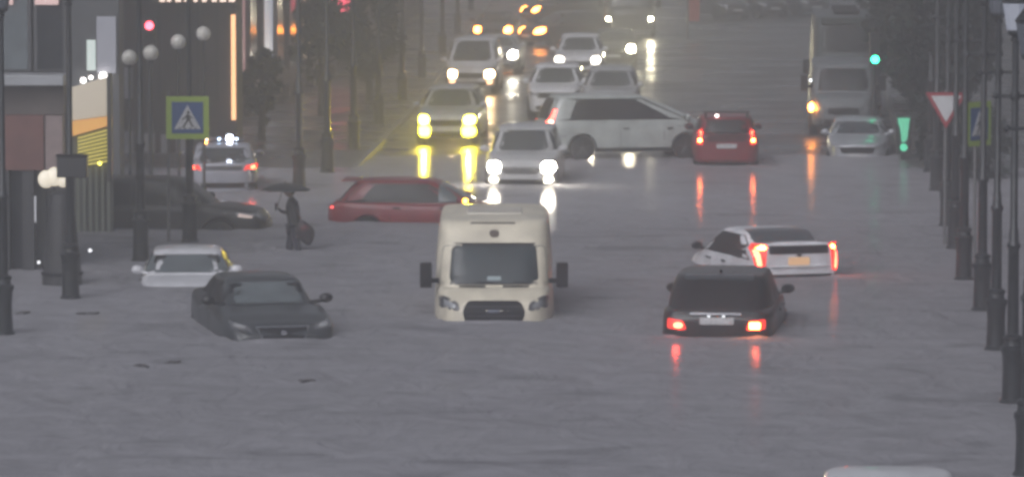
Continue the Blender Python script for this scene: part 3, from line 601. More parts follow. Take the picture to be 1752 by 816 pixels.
tt, _ = car('bus', 'tall hazy grey bus with dark windscreen, behind the pale grey minibus on the right', 'bus', 1449, 205, (4, 0), -.02, -3, tsp, mat('dull white bus paint', (.08, .09, .09), .45, noise=.1), mirrors='van', side=False, glass=GLASSD, front=[('headlight', box4(.7, 1.0, .75, .92), 'F', LENS)])
obj('destination_board', B(3.6, 3.78, -.8, .8, 2.9, 3.1), mat('dark destination board', (.03, .035, .03), .4), tt, bev=.02)
for k in range(3): obj('roof_vent', B(-2.5 + 2*k, -1.6 + 2*k, -.4, .4, 3.17, 3.28), TRIM, tt, bev=.03)
wsp = sedan(L=4.2, W=.86); 
car('white_car', 'pale silver car facing camera at the right kerb in front of the pale grey minibus', 'car', 1467, 268, (2.1, 0), .47, -5, wsp, SILVER, front=std_front(), glass=GLASS)
# --- roof at the bottom edge
sp = suv(L=4.6, W=.95); sp['gh'].update(wt=.76, zt=1.55)
car('white_car', 'white car at the bottom right corner with only its roof in view', 'car', 1524, 995, (2.2, 0), .74, -4, sp, WHITEP, front=std_front(), glass=GLASS)

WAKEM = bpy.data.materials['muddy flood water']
def wake(car_o, L_, W_, x0=None):
    rnd = random.Random(len(car_o.name) + int(car_o.location.x*10)); bm = bmesh.new(); K = 90; rows = []
    for j, (off, h) in enumerate(((-.12, .01), (.02, .012), (.12, .028), (.26, .006), (.45, .014), (.7, -.012))):
        ring = []
        for k in range(K):
            a = 2*math.pi*k/K; c, s_ = math.cos(a), math.sin(a)
            nn = .05*math.sin(5*a + j) + .04*math.sin(11*a + 2*j) + rnd.uniform(-.02, .02)
            ex = (L_/2 + off + nn)*math.copysign(abs(c)**.35, c); ey = (W_ + off + nn)*math.copysign(abs(s_)**.35, s_)
            ring.append(bm.verts.new((ex, ey, h*(1 + .6*math.sin(7*a + j)) + rnd.uniform(-.006, .006) - .004)))
        rows.append(ring)
    for a, b in zip(rows, rows[1:]):
        for k in range(K): bm.faces.new((a[k], a[(k+1) % K], b[(k+1) % K], b[k]))
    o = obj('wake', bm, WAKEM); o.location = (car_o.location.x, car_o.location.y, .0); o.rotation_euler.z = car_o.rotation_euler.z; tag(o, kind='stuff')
for o in list(scene.objects):
    if o.get('category') in ('car', 'van', 'minivan') and o.location.z < -.12 and o.location.y < 125:
        k = o.name.split('.')[0]; d = {'minibus': (5.5, 1.05), 'hatchback_car': (4.1, .85), 'dark_car': (4.6, .9)}.get(k, (4.5, .9)); wake(o, *d)
# ================================================================ LAMP POSTS
POST_R = [(1757, 812), (1732, 688), (1704, 598), (1680, 530), (1649, 478), (1634, 425), (1620, 386), (1602, 326), (1592, 294)]
POST_L = [(6, 571), (121, 510), (241, 446), (325, 414), (512, 324), (560, 295), (605, 259), (648, 222), (688, 178), (722, 138), (757, 98), (783, 60), (806, 24)]
GOLD = lamp_mat('lantern lit', (.6, .7, 1), .1)
LANT = mat('dull lantern glass', (.1, .11, .13), .3)
def post_parts(t, lit=False):
    obj('base', L([(.20, -.9), (.20, .02), (.165, .06), (.15, .5), (.165, .74), (.185, .77), (.185, .83), (.14, .86), (.13, .93), (.15, .95), (.15, .99), (.09, 1.03)], seg=16), IRON, t)
    obj('shaft', L([(.088, 1.0), (.082, 2.3), (.105, 2.33), (.105, 2.38), (.075, 2.42), (.07, 2.6), (.058, 2.62), (.05, 5.4), (.07, 5.42), (.07, 5.46), (.03, 5.5)], seg=14), IRON, t)
    b = T((-.3, 0, 4.6), (.3, 0, 4.6), .026); ball(b, (-.31, 0, 4.6), .045); ball(b, (.31, 0, 4.6), .045); lathe(b, [(.07, 4.54), (.085, 4.6), (.07, 4.66)], seg=12)
    obj('crossbar', b, IRON, t)
    ln = obj('lantern', L([(.04, 5.48), (.12, 5.52), (.13, 5.56), (.2, 6.0), (.22, 6.02), (.08, 6.2), (.03, 6.34)], seg=8), IRON, t)
    obj('lantern_glass', L([(.135, 5.58), (.2, 5.98)], seg=8, cap=True), GOLD if lit else LANT, ln)
    return t
proto = None
def copy_tree(o, parent=None):
    c = o.copy(); C.objects.link(c); c.parent = parent
    for ch in list(o.children):
        if ch.name.split('.')[0] == 'lamp_light': continue
        copy_tree(ch, c)
    return c
RLAB = ['nearest iron lamp post cut off by the bottom right corner', 'tall iron lamp post on the right, second from the bottom corner', 'iron lamp post third from the bottom right corner', 'iron lamp post at right standing level with the black crossover',
        'iron lamp post at right just beyond the crossing sign', 'right side iron lamp post sixth from the bottom corner', 'right side iron lamp post seventh from the bottom corner', 'iron lamp post beside the give way sign', 'dim iron lamp post against the right hand trees']
LLAB = ['iron lamp post cut by the left edge of the picture', 'iron lamp post carrying a dark box near the left edge', 'iron lamp post directly behind the white flooded sedan', 'iron lamp post that carries the yellow framed crossing sign',
        'iron lamp post right behind the person with the umbrella', 'iron lamp post fifth along, left of the red hatchback tail', 'lamp post on the wet pavement between fogged trees and the silver car', 'hazy lamp post nearest left of the yellow fog lamp car', 'hazy lamp post level with the silver car windscreen',
        'hazy lamp post left of the white people carrier', 'faint lamp post above the people carrier mirror', 'faint lamp post second from the far end of the left row', 'faintest lamp post at the far end of the left row']
for row, labs, side in ((POST_R, RLAB, 'right'), (POST_L, LLAB, 'left')):
    for i, (px, py) in enumerate(row):
        p = G(px, py)
        if proto is None:
            t = post_parts(thing('lamp_post', labs[i], 'lamp post', p)); proto = t
        else:
            t = copy_tree(proto); t.location = p
        if side == 'right' and i == 1:
            for c in t.children_recursive:
                if c.name.startswith('lantern_glass'): c.data = c.data.copy(); c.data.materials[0] = GOLD
        if side == 'left':
            for c in list(t.children):
                if c.name.startswith('crossbar'): bpy.data.objects.remove(c)
        t.rotation_euler.z = R(4 + 5*i % 9) - (R(8) if side == 'left' else 0)
        tag(t, labs[i], 'lamp post', 'iron lamp posts along the %s pavement' % side)

# ================================================================ SIGNS
YG = mat('yellow green fluorescent border', (.36, .5, .07), .4)
BLUE = mat('sign blue', (.03, .09, .25), .4)
WHT = mat('sign white', (.62, .62, .62), .45)
BLK = mat('sign black', (.03, .035, .045), .5)
REDS = mat('sign red', (.35, .05, .06), .45)
STEEL = mat('galvanised steel', (.2, .2, .2), .4, .6, noise=.2)
def poly(pts, y0, y1):
    bm = bmesh.new(); a = [bm.verts.new((x, y0, z)) for x, z in pts]; b = [bm.verts.new((x, y1, z)) for x, z in pts]; n = len(pts)
    bm.faces.new(a); bm.faces.new(b)
    for i in range(n): bm.faces.new((a[i], a[(i+1) % n], b[(i+1) % n], b[i]))
    return bm
def crossing_sign(label, px, D, zc, s, rz, yoff=-.16, pole=False):
    t = thing('crossing_sign', label, 'road sign', (XD(px, D), D, 0 if pole else zc), rz, 'pedestrian crossing signs'); z = zc if pole else 0
    if pole: obj('pole', T((0, .03, -.8), (0, .03, zc + s*.45), .035), STEEL, t)
    y = yoff; h = s/2
    obj('border', poly([(-h, z - h), (h, z - h), (h, z + h), (-h, z + h)], y, y + .02), YG, t, sm=False)
    q = h*.74; obj('blue_panel', poly([(-q, z - q), (q, z - q), (q, z + q), (-q, z + q)], y - .006, y + .004), BLUE, t, sm=False)
    tr = obj('white_triangle', poly([(-q*.85, z - q*.72), (q*.85, z - q*.72), (0, z + q*.8)], y - .012, y - .004), WHT, t, sm=False)
    b = poly([(-.03*s, z + q*.2), (.05*s, z + q*.2), (.07*s, z - q*.15), (-.02*s, z - q*.2)], y - .017, y - .010)
    ball(b, (.02*s, y - .013, z + q*.34), .035*s)
    for l in ([(-.02, -.15), (.03, -.15), (-.08, -.62), (-.13, -.62)], [(.02, -.15), (.07, -.15), (.15, -.6), (.1, -.6)], [(-.02, .18), (-.14, -.12), (-.11, -.15), (.0, .1)], [(.04, .18), (.14, -.02), (.11, -.05), (.03, .1)]):
        pp = [(a*s, z + b_*q) for a, b_ in l]; bb2 = poly(pp, y - .017, y - .010)
        me = bpy.data.meshes.new('t'); bb2.to_mesh(me); bb2.free(); b.from_mesh(me); bpy.data.meshes.remove(me)
    for k in range(4):
        x = (-.5 + k*.33)*q; box(b, x - .02*s, x + .03*s, y - .0155, y - .0105, z - q*.70, z - q*.63)
    obj('walking_figure', b, BLK, tr, sm=False)
    if not pole: obj('bracket', B(-.1, .1, y + .02, .0, z - .04, z + .04), STEEL, t, sm=False)
D = G(325, 414).y
crossing_sign('yellow green framed blue pedestrian crossing sign on the left lamp post', 321, D, ZD(200, D), 73/F*D, 0)
crossing_sign('crossing sign turned half away between the right hand lamp posts', 1672, 93, ZD(211, 93), .88, R(52), pole=True, yoff=-.06)
D = 98; s = .8
t = thing('give_way_sign', 'red bordered white give way triangle between the right lamp posts and trees', 'road sign', (XD(1619, D), D, 0), R(4))
z = ZD(178, D); obj('pole', T((0, .03, -.4), (0, .03, z + .3), .035), STEEL, t)
tri = lambda k, y0, y1: poly([(-.5*s*k, z + .29*s*k), (.5*s*k, z + .29*s*k), (0, z - .577*s*k)], y0, y1)
obj('red_border', tri(1.1, -.04, -.02), REDS, t, sm=False); obj('white_face', tri(.8, -.05, -.03), WHT, t, sm=False)

def signal(name, label, px, D, zc, lit, m, tall=True, base=None):
    t = thing(name, label, 'traffic light', (XD(px, D), D, 0))
    obj('pole', T((0, .12, -.6), (0, .12, zc + .3), .05), IRON, t)
    h = obj('housing', B(-.15, .15, -.06, .12, zc - .45, zc + .45), mat('signal housing', (.02, .02, .02), .5), t, bev=.02)
    for k, z_ in enumerate((.29, 0, -.29)):
        l = obj('lens', L([(.1, -.09), (.1, -.06)], cx=0, cy=zc + z_, seg=18, axis='y'), m if k == lit else mat('unlit lens', (.03, .03, .03), .3), h)
        hb_ = bmesh.new()
        for q in range(9):
            a0, a1 = math.pi*q/9, math.pi*(q+1)/9
            hb_.faces.new([hb_.verts.new((r_*math.cos(a), y_, zc + z_ + r_*math.sin(a))) for a, r_, y_ in ((a0, .12, -.06), (a1, .12, -.06), (a1, .12, -.22), (a0, .12, -.22))])
        obj('visor', hb_, TRIM, h, recalc=False)
    return t
signal('traffic_light', 'traffic light glowing red above the globe lamps at upper left', 256, 110, ZD(43, 110) - .29, 0, lamp_mat('red signal lit', (1, .08, .12), 5))
signal('traffic_light', 'traffic light with small green lamp in front of the tall grey bus', 1497, 130, ZD(101, 130) + .29, 2, GRN_ON)
D = 124
t = thing('pedestrian_signal', 'tall green lit signal panel beside the right hand trees', 'traffic light', (XD(1547, D), D, 0))
z = ZD(228, D); obj('pole', T((0, .1, -.5), (0, .1, z + .6), .05), IRON, t)
h = obj('housing', B(-.2, .2, -.06, .08, z - .55, z + .5), mat('signal housing', (.02, .02, .02), .5), t, bev=.02)
obj('lit_display', poly([(-.16, z + .42), (.16, z + .42), (.13, z + .2), (.1, z - .1), (.05, z - .22), (-.06, z - .22), (-.1, z + .15), (-.16, z + .3)], -.09, -.06), lamp_mat('green display', (.0, .5, .24), .7), h, sm=False)
obj('lens', L([(.1, -.1), (.1, -.06)], cx=0, cy=z - .36, seg=16, axis='y'), lamp_mat('green display low', (.0, .6, .3), .9), h)

# ================================================================ GLOBE LAMPS (upper left)
GLOBE = mat('milky globe', (.6, .58, .52), .35, noise=.06)
gl = [(221, 98, 104), (258, 90, 106), (305, 71, 109), (348, 57, 112)]
gn = ['leftmost unlit', 'second unlit, below the red traffic light,', 'third unlit', 'highest and rightmost unlit']
g0 = None
for i, (px, py, D) in enumerate(gl):
    z = ZD(py, D)
    if g0 is None:
        t = thing('globe_lamp', '', 'street lamp', (XD(px, D), D, z - 4)); g0 = t
        obj('pole', L([(.07, -.8), (.06, .3), (.035, .35), (.03, 3.78), (.07, 3.8), (.07, 3.84)], seg=10), IRON, t)
        obj('globe', ball(bmesh.new(), (0, 0, 4), .175, 1, 20, 12), GLOBE, t)
    else:
        t = copy_tree(g0); t.location = (XD(px, D), D, z - 4)
    tag(t, gn[i] + ' milky globe lamp in front of the dark building', 'street lamp', 'globe lamps by the dark building')

# ================================================================ BUILDINGS
CONC = mat('grey render', (.13, .13, .13), .7, noise=.2, nscale=1.5)
DARKB = mat('dark brown cladding', (.06, .052, .05), .6, noise=.25, nscale=1.2)
STONE = mat('grey stone facade', (.2, .2, .2), .7, noise=.2, nscale=2, bump=.3, bscale=8)
WIN = mat('unlit shop window', (.03, .033, .037), .1, noise=.3, nscale=1.5)
FRAME = mat('window frame grey', (.1, .1, .105), .4)
def oriented(name, label, x0, y0, x1, y1, group=None):
    """a thing whose local x runs along the facade from (x0,y0) to (x1,y1), local y points away from the street"""
    t = thing(name, label, 'building', (x0, y0, 0), math.atan2(y1 - y0, x1 - x0), group); return t, math.hypot(x1 - x0, y1 - y0)
def facade(t, w_, h, dep, wallm, cols, rows, z0=1.0, lit=()):
    """wall with real recessed windows: piers, bands, then glazed windows set back"""
    obj('wall', B(0, w_, .25, dep, -.8, h), wallm, t, sm=False)
    cw = w_/cols
    for c in range(cols + 1):
        x = c*cw; obj('pier', B(max(0, x - .18), min(w_, x + .18), 0, .247, -.8, h - .02), wallm, t, sm=False)
    rh = (h - z0)/rows
    for r in range(rows + 1):
        z_ = z0 + r*rh; obj('floor_band', B(.183, w_ - .183, .02, .244, z_ - .3, min(h - .03, z_ + .18)), wallm, t, sm=False)
    for r in range(rows):
        for c in range(cols):
            a, b = c*cw + .2, (c+1)*cw - .2; z1, z2 = z0 + r*rh + .2, z0 + (r+1)*rh - .32
            wd = obj('window', B(a, b, .12, .2, z1, z2), FRAME, t, sm=False); m = (a + b)/2
            for p, q in ((a + .06, m - .03), (m + .03, b - .06)):
                obj('pane', B(p, q, .10, .119, z1 + .07, z2 - .07), lit[(r, c)] if (r, c) in lit else WIN, wd, sm=False)
    obj('cornice', B(-.1, w_ + .1, -.15, dep + .1, h + .003, h + .35), wallm, t, sm=False)
LITW = lamp_mat('lit window warm', (1, .75, .5), .35); LITP = lamp_mat('lit window pink', (1, .5, .5), .2); LITC = lamp_mat('lit window pale', (.8, .85, 1), .3)
# dark building end wall facing the camera
D = 126; xa, xb = XD(206, D), XD(404, D)
t, w_ = oriented('dark_building', 'dark brown building at upper left with a glowing orange strip on its corner', xa, D, xb, D)
obj('wall', B(0, w_, .2, 3, -.5, 12), DARKB, t, sm=False)
for k in range(6):
    a = w_*k/6; 
    if k: obj('pilaster', B(a - .06, a + .06, .12, .197, 1.5, 11.9), mat('darker cladding joint', (.035, .032, .032), .5), t, sm=False)
for (pa, pb, ya, yb) in ((210, 226, 225, 268), (245, 262, 228, 270), (274, 284, 230, 272), (300, 318, 215, 268), (212, 224, 115, 168)):
    wd = obj('window', B(XD(pa, D) - xa - .04, XD(pb, D) - xa + .04, .1, .198, ZD(yb, D) - .02 if ZD(yb, D) > -.2 else -.2, ZD(ya, D) + .04), FRAME, t, sm=False)
    obj('pane', B(XD(pa, D) - xa, XD(pb, D) - xa, .08, .099, max(-.15, ZD(yb, D)), ZD(ya, D)), mat('pale window blind', (.4, .4, .42), .5), wd, sm=False)
obj('light_strip', B(XD(397, D) - xa - .03, XD(402, D) - xa + .005, .1, .19, ZD(205, D), ZD(25, D)), lamp_mat('orange strip light', (1, .5, .22), 1.3), t, sm=False)
sb = obj('sign_band', B(XD(262, D) - xa, w_, .02, .19, ZD(4, D), ZD(-30, D)), mat('sign board brown', (.12, .08, .06), .5), t, sm=False)
for k in range(9):
    x = XD(272 + k*15 + random.uniform(-2, 2), D) - xa; obj('sign_letter', B(x, x + random.uniform(.1, .17), -.01, .018, ZD(3, D), ZD(-12, D)), lamp_mat('sign letter lit', (1, .75, .62), 1.0), sb, sm=False)
# pavilion at the left edge
D = 92; x0 = -15; x1 = XD(110, D)
t, w_ = oriented('shop_pavilion', 'glass fronted shop with brown fascia and pale canopy at the left edge', x0, D, x1, D)
X = lambda px: XD(px, D) - x0
obj('back_wall', B(0, w_, .8, 1.4, -.9, 9), CONC, t, sm=False)
obj('fascia', B(0, X(74), -.1, .75, ZD(290, D), ZD(196, D)), mat('reddish brown fascia', (.16, .075, .065), .6, noise=.2, nscale=2), t, sm=False)
obj('upper_fascia', B(0, X(108), .05, .75, ZD(195.5, D), ZD(146, D)), mat('brown grey fascia', (.13, .11, .1), .6, noise=.2, nscale=2), t, sm=False)
obj('canopy', B(0, X(112), -.5, .79, ZD(144, D), ZD(126, D)), mat('pale canopy', (.34, .35, .36), .5, noise=.15, nscale=2), t, sm=False, bev=.02)
for k in range(9):
    a = k*w_/9; wd = obj('window', B(a + .03, a + w_/9 - .03, .6, .7, ZD(124, D), 8.8), FRAME, t, sm=False)
    obj('pane', B(a + .09, a + w_/9 - .09, .57, .598, ZD(120, D), 8.7), GLASSP if k % 3 == 1 else WIN, wd, sm=False)
obj('column', B(X(76), X(106), -.05, .5, ZD(288, D), ZD(196.5, D) - .003), mat('pinkish stone', (.26, .2, .19), .6, noise=.15), t, sm=False)
obj('column', B(X(-10), X(14), -.06, .45, -.8, ZD(291, D)), mat('dark stone column', (.04, .04, .043), .5), t, sm=False)
obj('column', B(X(36), X(56), -.04, .45, -.8, ZD(291, D)), mat('dark stone column', (.04, .04, .043), .5), t, sm=False)
obj('door_glass', B(X(14) + .01, X(36) - .01, .2, .24, -.7, ZD(293, D)), WIN, t, sm=False)
obj('light_strip', B(X(57), X(59), -.02, .02, ZD(380, D), ZD(335, D)), lamp_mat('door strip light', (.9, .9, 1), .35), t, sm=False)
obj('floor_lamp', ball(bmesh.new(), (X(64), -.1, .02 + ZD(450, D)), .03), lamp_mat('small white lamp', (.95, .95, 1), 1.2), t)
obj('floor_lamp', ball(bmesh.new(), (X(150), .2, ZD(430, D)), .035), lamp_mat('small white lamp', (.95, .95, 1), 1.2), t)
for a, b in ((-6, 18), (56, 96)): obj('lit_sign', B(X(a), X(b), .45, .56, ZD(9, D), ZD(-8, D)), lamp_mat('pinkish lit sign', (1, .6, .55), .4), t, sm=False)
# glass block behind
D = 118; x0 = -19; x1 = XD(206, D) - .05
t, w_ = oriented('glass_building', 'dark glass building behind the shop at upper left with one pale tall panel', x0, D, x1, D)
X = lambda px: XD(px, D) - x0
obj('wall', B(0, w_, .2, 1.6, -.5, 11), mat('slate wall', (.075, .08, .085), .6, noise=.25, nscale=1.2), t, sm=False)
obj('pale_panel', B(X(165), X(198), .05, .196, ZD(125, D), ZD(28, D)), mat('pale grey panel', (.42, .43, .47), .6), t, sm=False)
wd = obj('window', B(X(146), X(164), .1, .196, ZD(122, D), ZD(66, D)), FRAME, t, sm=False)
obj('pane', B(X(148), X(163), .06, .098, ZD(120, D), ZD(68, D)), lamp_mat('cool lit window', (.8, .95, .88), .45), wd, sm=False)
for px, py, r_ in ((142, 137, .07), (155, 132, .05), (176, 130, .1), (184, 133, .06)): obj('wall_lamp', ball(bmesh.new(), (X(px), .0, ZD(py, D)), r_), lamp_mat('white wall lamp', (1, .93, .88), 5), t)
for k in range(6):
    a = k*w_/7; wd = obj('window', B(a + .1, a + w_/7 - .1, .12, .197, 2.9, 5.2), FRAME, t, sm=False); obj('pane', B(a + .17, a + w_/7 - .17, .1, .118, 3.0, 5.1), WIN, wd, sm=False)
# lit stairway tower with yellow slats
D = 101; x0 = XD(117, D); x1 = XD(190, D)
t, w_ = oriented('stair_tower', 'lit stair enclosure with cream panel above glowing yellow slats at left', x0, D, x1, D)
t['category'] = 'structure'
X = lambda px: XD(px, D) - x0; Z = lambda py: ZD(py, D)
cp = mat('cream lit panel', (.6, .56, .5), .5, emit=(1, .85, .62), estr=.22)
obj('lit_panel', poly([(X(119), Z(207)), (X(186), Z(198)), (X(186), Z(130)), (X(119), Z(150))], .3, .35), cp, t, sm=False)
obj('orange_panel', poly([(X(119), Z(234)), (X(189), Z(214)), (X(189), Z(199)), (X(119), Z(208))], .28, .33), mat('orange lit panel', (.6, .35, .15), .5, emit=(1, .5, .12), estr=.4), t, sm=False)
ys = lamp_mat('yellow slat light', (1, .82, .08), .5)
for k in range(9):
    ya = 236 + k*6; yb = 222 + k*6.6
    obj('slat', poly([(X(130), Z(ya + 2.4)), (X(181), Z(yb + 2.4)), (X(181), Z(yb)), (X(130), Z(ya))], .22, .27), ys, t, sm=False)
for k in range(6):
    x = X(128 + k*10.5); obj('bar', B(x, x + .05, .2, .24, -.7, Z(292 - k*2)), mat('pale bar', (.3, .32, .26), .4), t, sm=False)
obj('back_panel', B(X(119), X(189), .4, .5, -.7, Z(150)), mat('grey green back panel', (.16, .165, .15), .6), t, sm=False)
obj('edge_post', B(X(181.5), X(189), .1, .3, Z(232) - 1.0, Z(125)), mat('grey post', (.1, .1, .1), .5), t, sm=False)
for px, py in ((184, 250), (168, 280)): obj('bulb', ball(bmesh.new(), (X(px), .16, Z(py)), .035), lamp_mat('yellow bulb', (1, .85, .1), 5), t)
# dark bell column and lit globes
D = 89
t = thing('flared_column', 'dark flared column standing in the water behind the box carrying lamp post', 'column', (XD(103, D), D, 0))
obj('column', L([(.42, -.8), (.38, .1), (.36, .4), (.3, .9), (.25, 1.5), (.22, 1.72), (.1, 1.8)], seg=24), mat('dark wet panel', (.035, .035, .037), .5, noise=.3), t)
obj('base_ring', L([(.4, .18), (.4, .24)], seg=24), TRIM, t)
D = 90.5
for i, (px, py, r_) in enumerate(((77, 306, .16), (91, 302, .17), (106, 306, .15))):
    t = thing('globe_lamp', ['left', 'middle', 'right'][i] + ' one of three softly lit globes beside the shop at far left', 'lamp', (XD(px, D), D + .02*i, 0), 0, 'softly lit globes by the shop')
    obj('globe', ball(bmesh.new(), (0, 0, ZD(py, D)), r_, 1.1), mat('warm lit globe', (.6, .58, .5), .4, emit=(1, .88, .68), estr=.45), t)
    obj('stem', T((0, 0, -.8), (0, 0, ZD(py, D) - r_), .025), IRON, t)
D = G(121, 510).y
t = thing('control_box', 'dark box mounted on the lamp post near the left edge', 'box', (XD(124, D), D - .14, ZD(283, D)))
obj('case', B(-.28, .28, -.2, .05, -.2, .18), mat('dark grey box', (.03, .03, .032), .5), t, bev=.02); obj('lid', B(-.3, .3, -.22, .07, .184, .22), TRIM, t, bev=.01)
t = thing('sign_pole', 'thin bare steel pole left of the crossing sign', 'pole', G(289, 414)); obj('pole', T((0, 0, -.6), (0, 0, 3.2), .03), STEEL, t)
# street facades receding
LW = {(0, 1): LITP, (0, 3): LITC, (0, 0): LITW, (1, 2): LITP, (0, 6): LITW, (1, 5): LITC, (0, 9): LITP}
t, w_ = oriented('street_building', 'pinkish shop building with lit windows receding along the left pavement', -8.6, 137.5, -6.1, 172); 
facade(t, w_, 11, 8, mat('pink grey render', (.17, .135, .135), .7, noise=.2), 10, 3, .9, LW)
obj('red_sign', B(28.0, 28.1, -.95, -.02, 2.55, 3.1), lamp_mat('red shop sign', (1, .08, .15), 1.6), t, sm=False)
obj('end_window', B(-.12, -.003, 1.0, 2.4, 1.5, 3.6), LITP, t, sm=False)
for k in range(14):
    a = random.uniform(.3, 6); z_ = random.uniform(1.6, 4.2)
    obj('shop_light', B(-.1, -.002, a, a + random.uniform(.08, .3), z_, z_ + random.uniform(.05, .3)), random.choice([LITP, LITW, LITC]), t, sm=False)
t, w_ = oriented('street_building', 'grey building farther along the left pavement with a red sign', -6.1, 173, -4.6, 235); facade(t, w_, 11, 8, CONC, 16, 3, .9, {(0, 2): LITP, (0, 7): LITW})

t, w_ = oriented('street_building', 'grey stone building behind the right hand lamp posts', 21.6, 238, 9.3, 66); t.rotation_euler.z = math.atan2(66 - 238, 9.3 - 21.6)
t.location = (21.6 + 3.2, 238, 0); facade(t, w_, 12, 8, STONE, 40, 3, .9, {})
t, w_ = oriented('street_building', 'dark hazy building closing the top of the street', -14, 330, 60, 338); facade(t, w_, 12, 8, CONC, 20, 3, .9, {})
t = thing('red_banner', 'tall faint red banner at the top of the street', 'banner', (XD(1188, 205), 205, 0)); obj('pole', T((-.3, 0, 0), (-.3, 0, 3.6), .04), IRON, t); obj('cloth', B(-.24, .22, -.02, .02, ZD(36, 205), 3.5), mat('red banner cloth', (.3, .04, .03), .6), t, sm=False)

# ================================================================ TREES
def leafmat(name, c):
    return mat(name, c, .6, noise=.5, nscale=1.3)
LEAF = leafmat('dark wet leaves', (.012, .022, .017)); LEAF2 = leafmat('mid green leaves', (.06, .085, .05))
BARK = mat('wet bark', (.035, .03, .027), .7, noise=.3, nscale=8, bump=.5, bscale=20)
def tree(name, label, X_, D, h, rx, zc0, zc1, n=2600, ls=.13, m=LEAF, seed=1, clip=0, group=None):
    rnd = random.Random(seed); z0 = bed(D) + .13
    t = thing(name, label, 'tree', (X_, D, z0), rnd.uniform(0, 6), group)
    tb = T((0, 0, -.1), (.04, .02, zc0 + .3), .11 + h*.008, .09); 
    tube(tb, (.04, .02, zc0 + .28), (.0, .05, h*.8), .09, .03)
    for k in range(6):
        a = rnd.uniform(0, 6.28); zz = lerp(zc0 + .1, h*.75, rnd.random()); l = rx*.8
        tube(tb, (.02, .03, zz), (math.cos(a)*l, math.sin(a)*l, zz + l*.6), .045, .012, 6)
    obj('trunk', tb, BARK, t)
    clumps = []
    for k in range(26 if clip else 34):
        a = rnd.uniform(0, 6.28); f = rnd.random(); zz = lerp(zc0, zc1, f); rr_ = rx*math.sqrt(max(.05, 1 - (2*f - 1)**2))*rnd.uniform(.35, 1.0)
        clumps.append((Vector((math.cos(a)*rr_, math.sin(a)*rr_, zz)), rx*rnd.uniform(.22, .42)*(1 if clip else 1.1)))
    vv, ff = [], []
    for k in range(n):
        c, r_ = rnd.choice(clumps); d = Vector((rnd.gauss(0, 1), rnd.gauss(0, 1), rnd.gauss(0, .8))).normalized()*r_*rnd.uniform(.5, 1.05)
        p = c + d; u = Vector((rnd.gauss(0, 1), rnd.gauss(0, 1), rnd.gauss(0, .6))).normalized(); v = u.orthogonal().normalized(); s_ = ls*rnd.uniform(.5, 1.2)
        i = len(vv); vv += [p + u*s_, p + v*s_*.5, p - u*s_, p - v*s_*.5]; ff.append((i, i+1, i+2, i+3))
    me = bpy.data.meshes.new('crown'); me.from_pydata(vv, [], ff); me.materials.append(m); o = bpy.data.objects.new('crown', me); C.objects.link(o); o.parent = t
tree('clipped_tree', 'small dark round clipped tree behind the patrol car', XD(446, 131), 131, 2.6, .62, .5, 2.5, 2600, .09, clip=1, seed=2, group='small round trees on the left pavement')
tree('clipped_tree', 'dark round tree behind the fifth left lamp post', XD(550, 143), 143, 3.4, 1.15, 1.0, 3.6, 5500, .1, clip=1, seed=3, group='small round trees on the left pavement')
tree('clipped_tree', 'dark round tree right of the pair of tall hazy lamp posts', XD(632, 151), 151, 3.4, 1.2, 1.0, 3.7, 5500, .1, clip=1, seed=4, group='small round trees on the left pavement')
tree('street_tree', 'hazy dark tree beyond the small round trees', XD(668, 182), 182, 6, 1.1, 2.2, 6, 3000, .13, seed=5)
RT = [(11.3, 121, 1.0, .3, 'dark street tree nearest the give way sign'), (12.2, 132, 1.5, .4, 'dark street tree over the green signal panel'), (12.95, 143, 1.8, .6, 'dark street tree right of the pale grey minibus'), (13.9, 157, 2.1, 1.0, 'greyish street tree behind the tall grey bus')]
for i, (x, D, rx, z0, lab) in enumerate(RT): tree('street_tree', lab, x, D, 7, rx, z0, 7.2, 14000, .18, seed=10 + i, group='trees along the right pavement')
tree('hedge', 'low dark hedge bush at the foot of the right hand trees', 11.6, 125, 1.2, .8, .2, 1.9, 2500, .09, seed=20)
tree('hedge', 'small dark bush behind the give way sign pole', 11.9, 118, 1.2, .75, .1, 1.7, 2500, .09, seed=21)

# ================================================================ PERSON WITH UMBRELLA
def skin_obj(name, verts, edges, m, parent, sub=2, root=0):
    me = bpy.data.meshes.new(name); me.from_pydata([v[:3] for v in verts], [], []) if False else me.from_pydata([v[:3] for v in verts], edges, [])
    o = bpy.data.objects.new(name, me); C.objects.link(o); me.materials.append(m)
    sk = o.modifiers.new('skin', 'SKIN'); sk.use_smooth_shade = True
    for i, v in enumerate(verts):
        r_ = v[3] if len(v) > 3 else .05; r2 = v[4] if len(v) > 4 else r_
        me.skin_vertices[0].data[i].radius = (r_, r2); me.skin_vertices[0].data[i].use_root = (i == root)
    s_ = o.modifiers.new('sub', 'SUBSURF'); s_.levels = sub; s_.render_levels = sub
    o.parent = parent
    return o
p = G(503, 428)
CLOTH = mat('dark wet jacket', (.022, .022, .026), .7, noise=.3, nscale=12)
TROU = mat('dark trousers', (.03, .03, .045), .75, noise=.3, nscale=10)
SKIN = mat('skin', (.3, .18, .13), .55)
per = thing('person', 'person in dark clothes wading under a black umbrella, bag slung at the hip', 'person', (p.x, p.y, -.42), R(10))
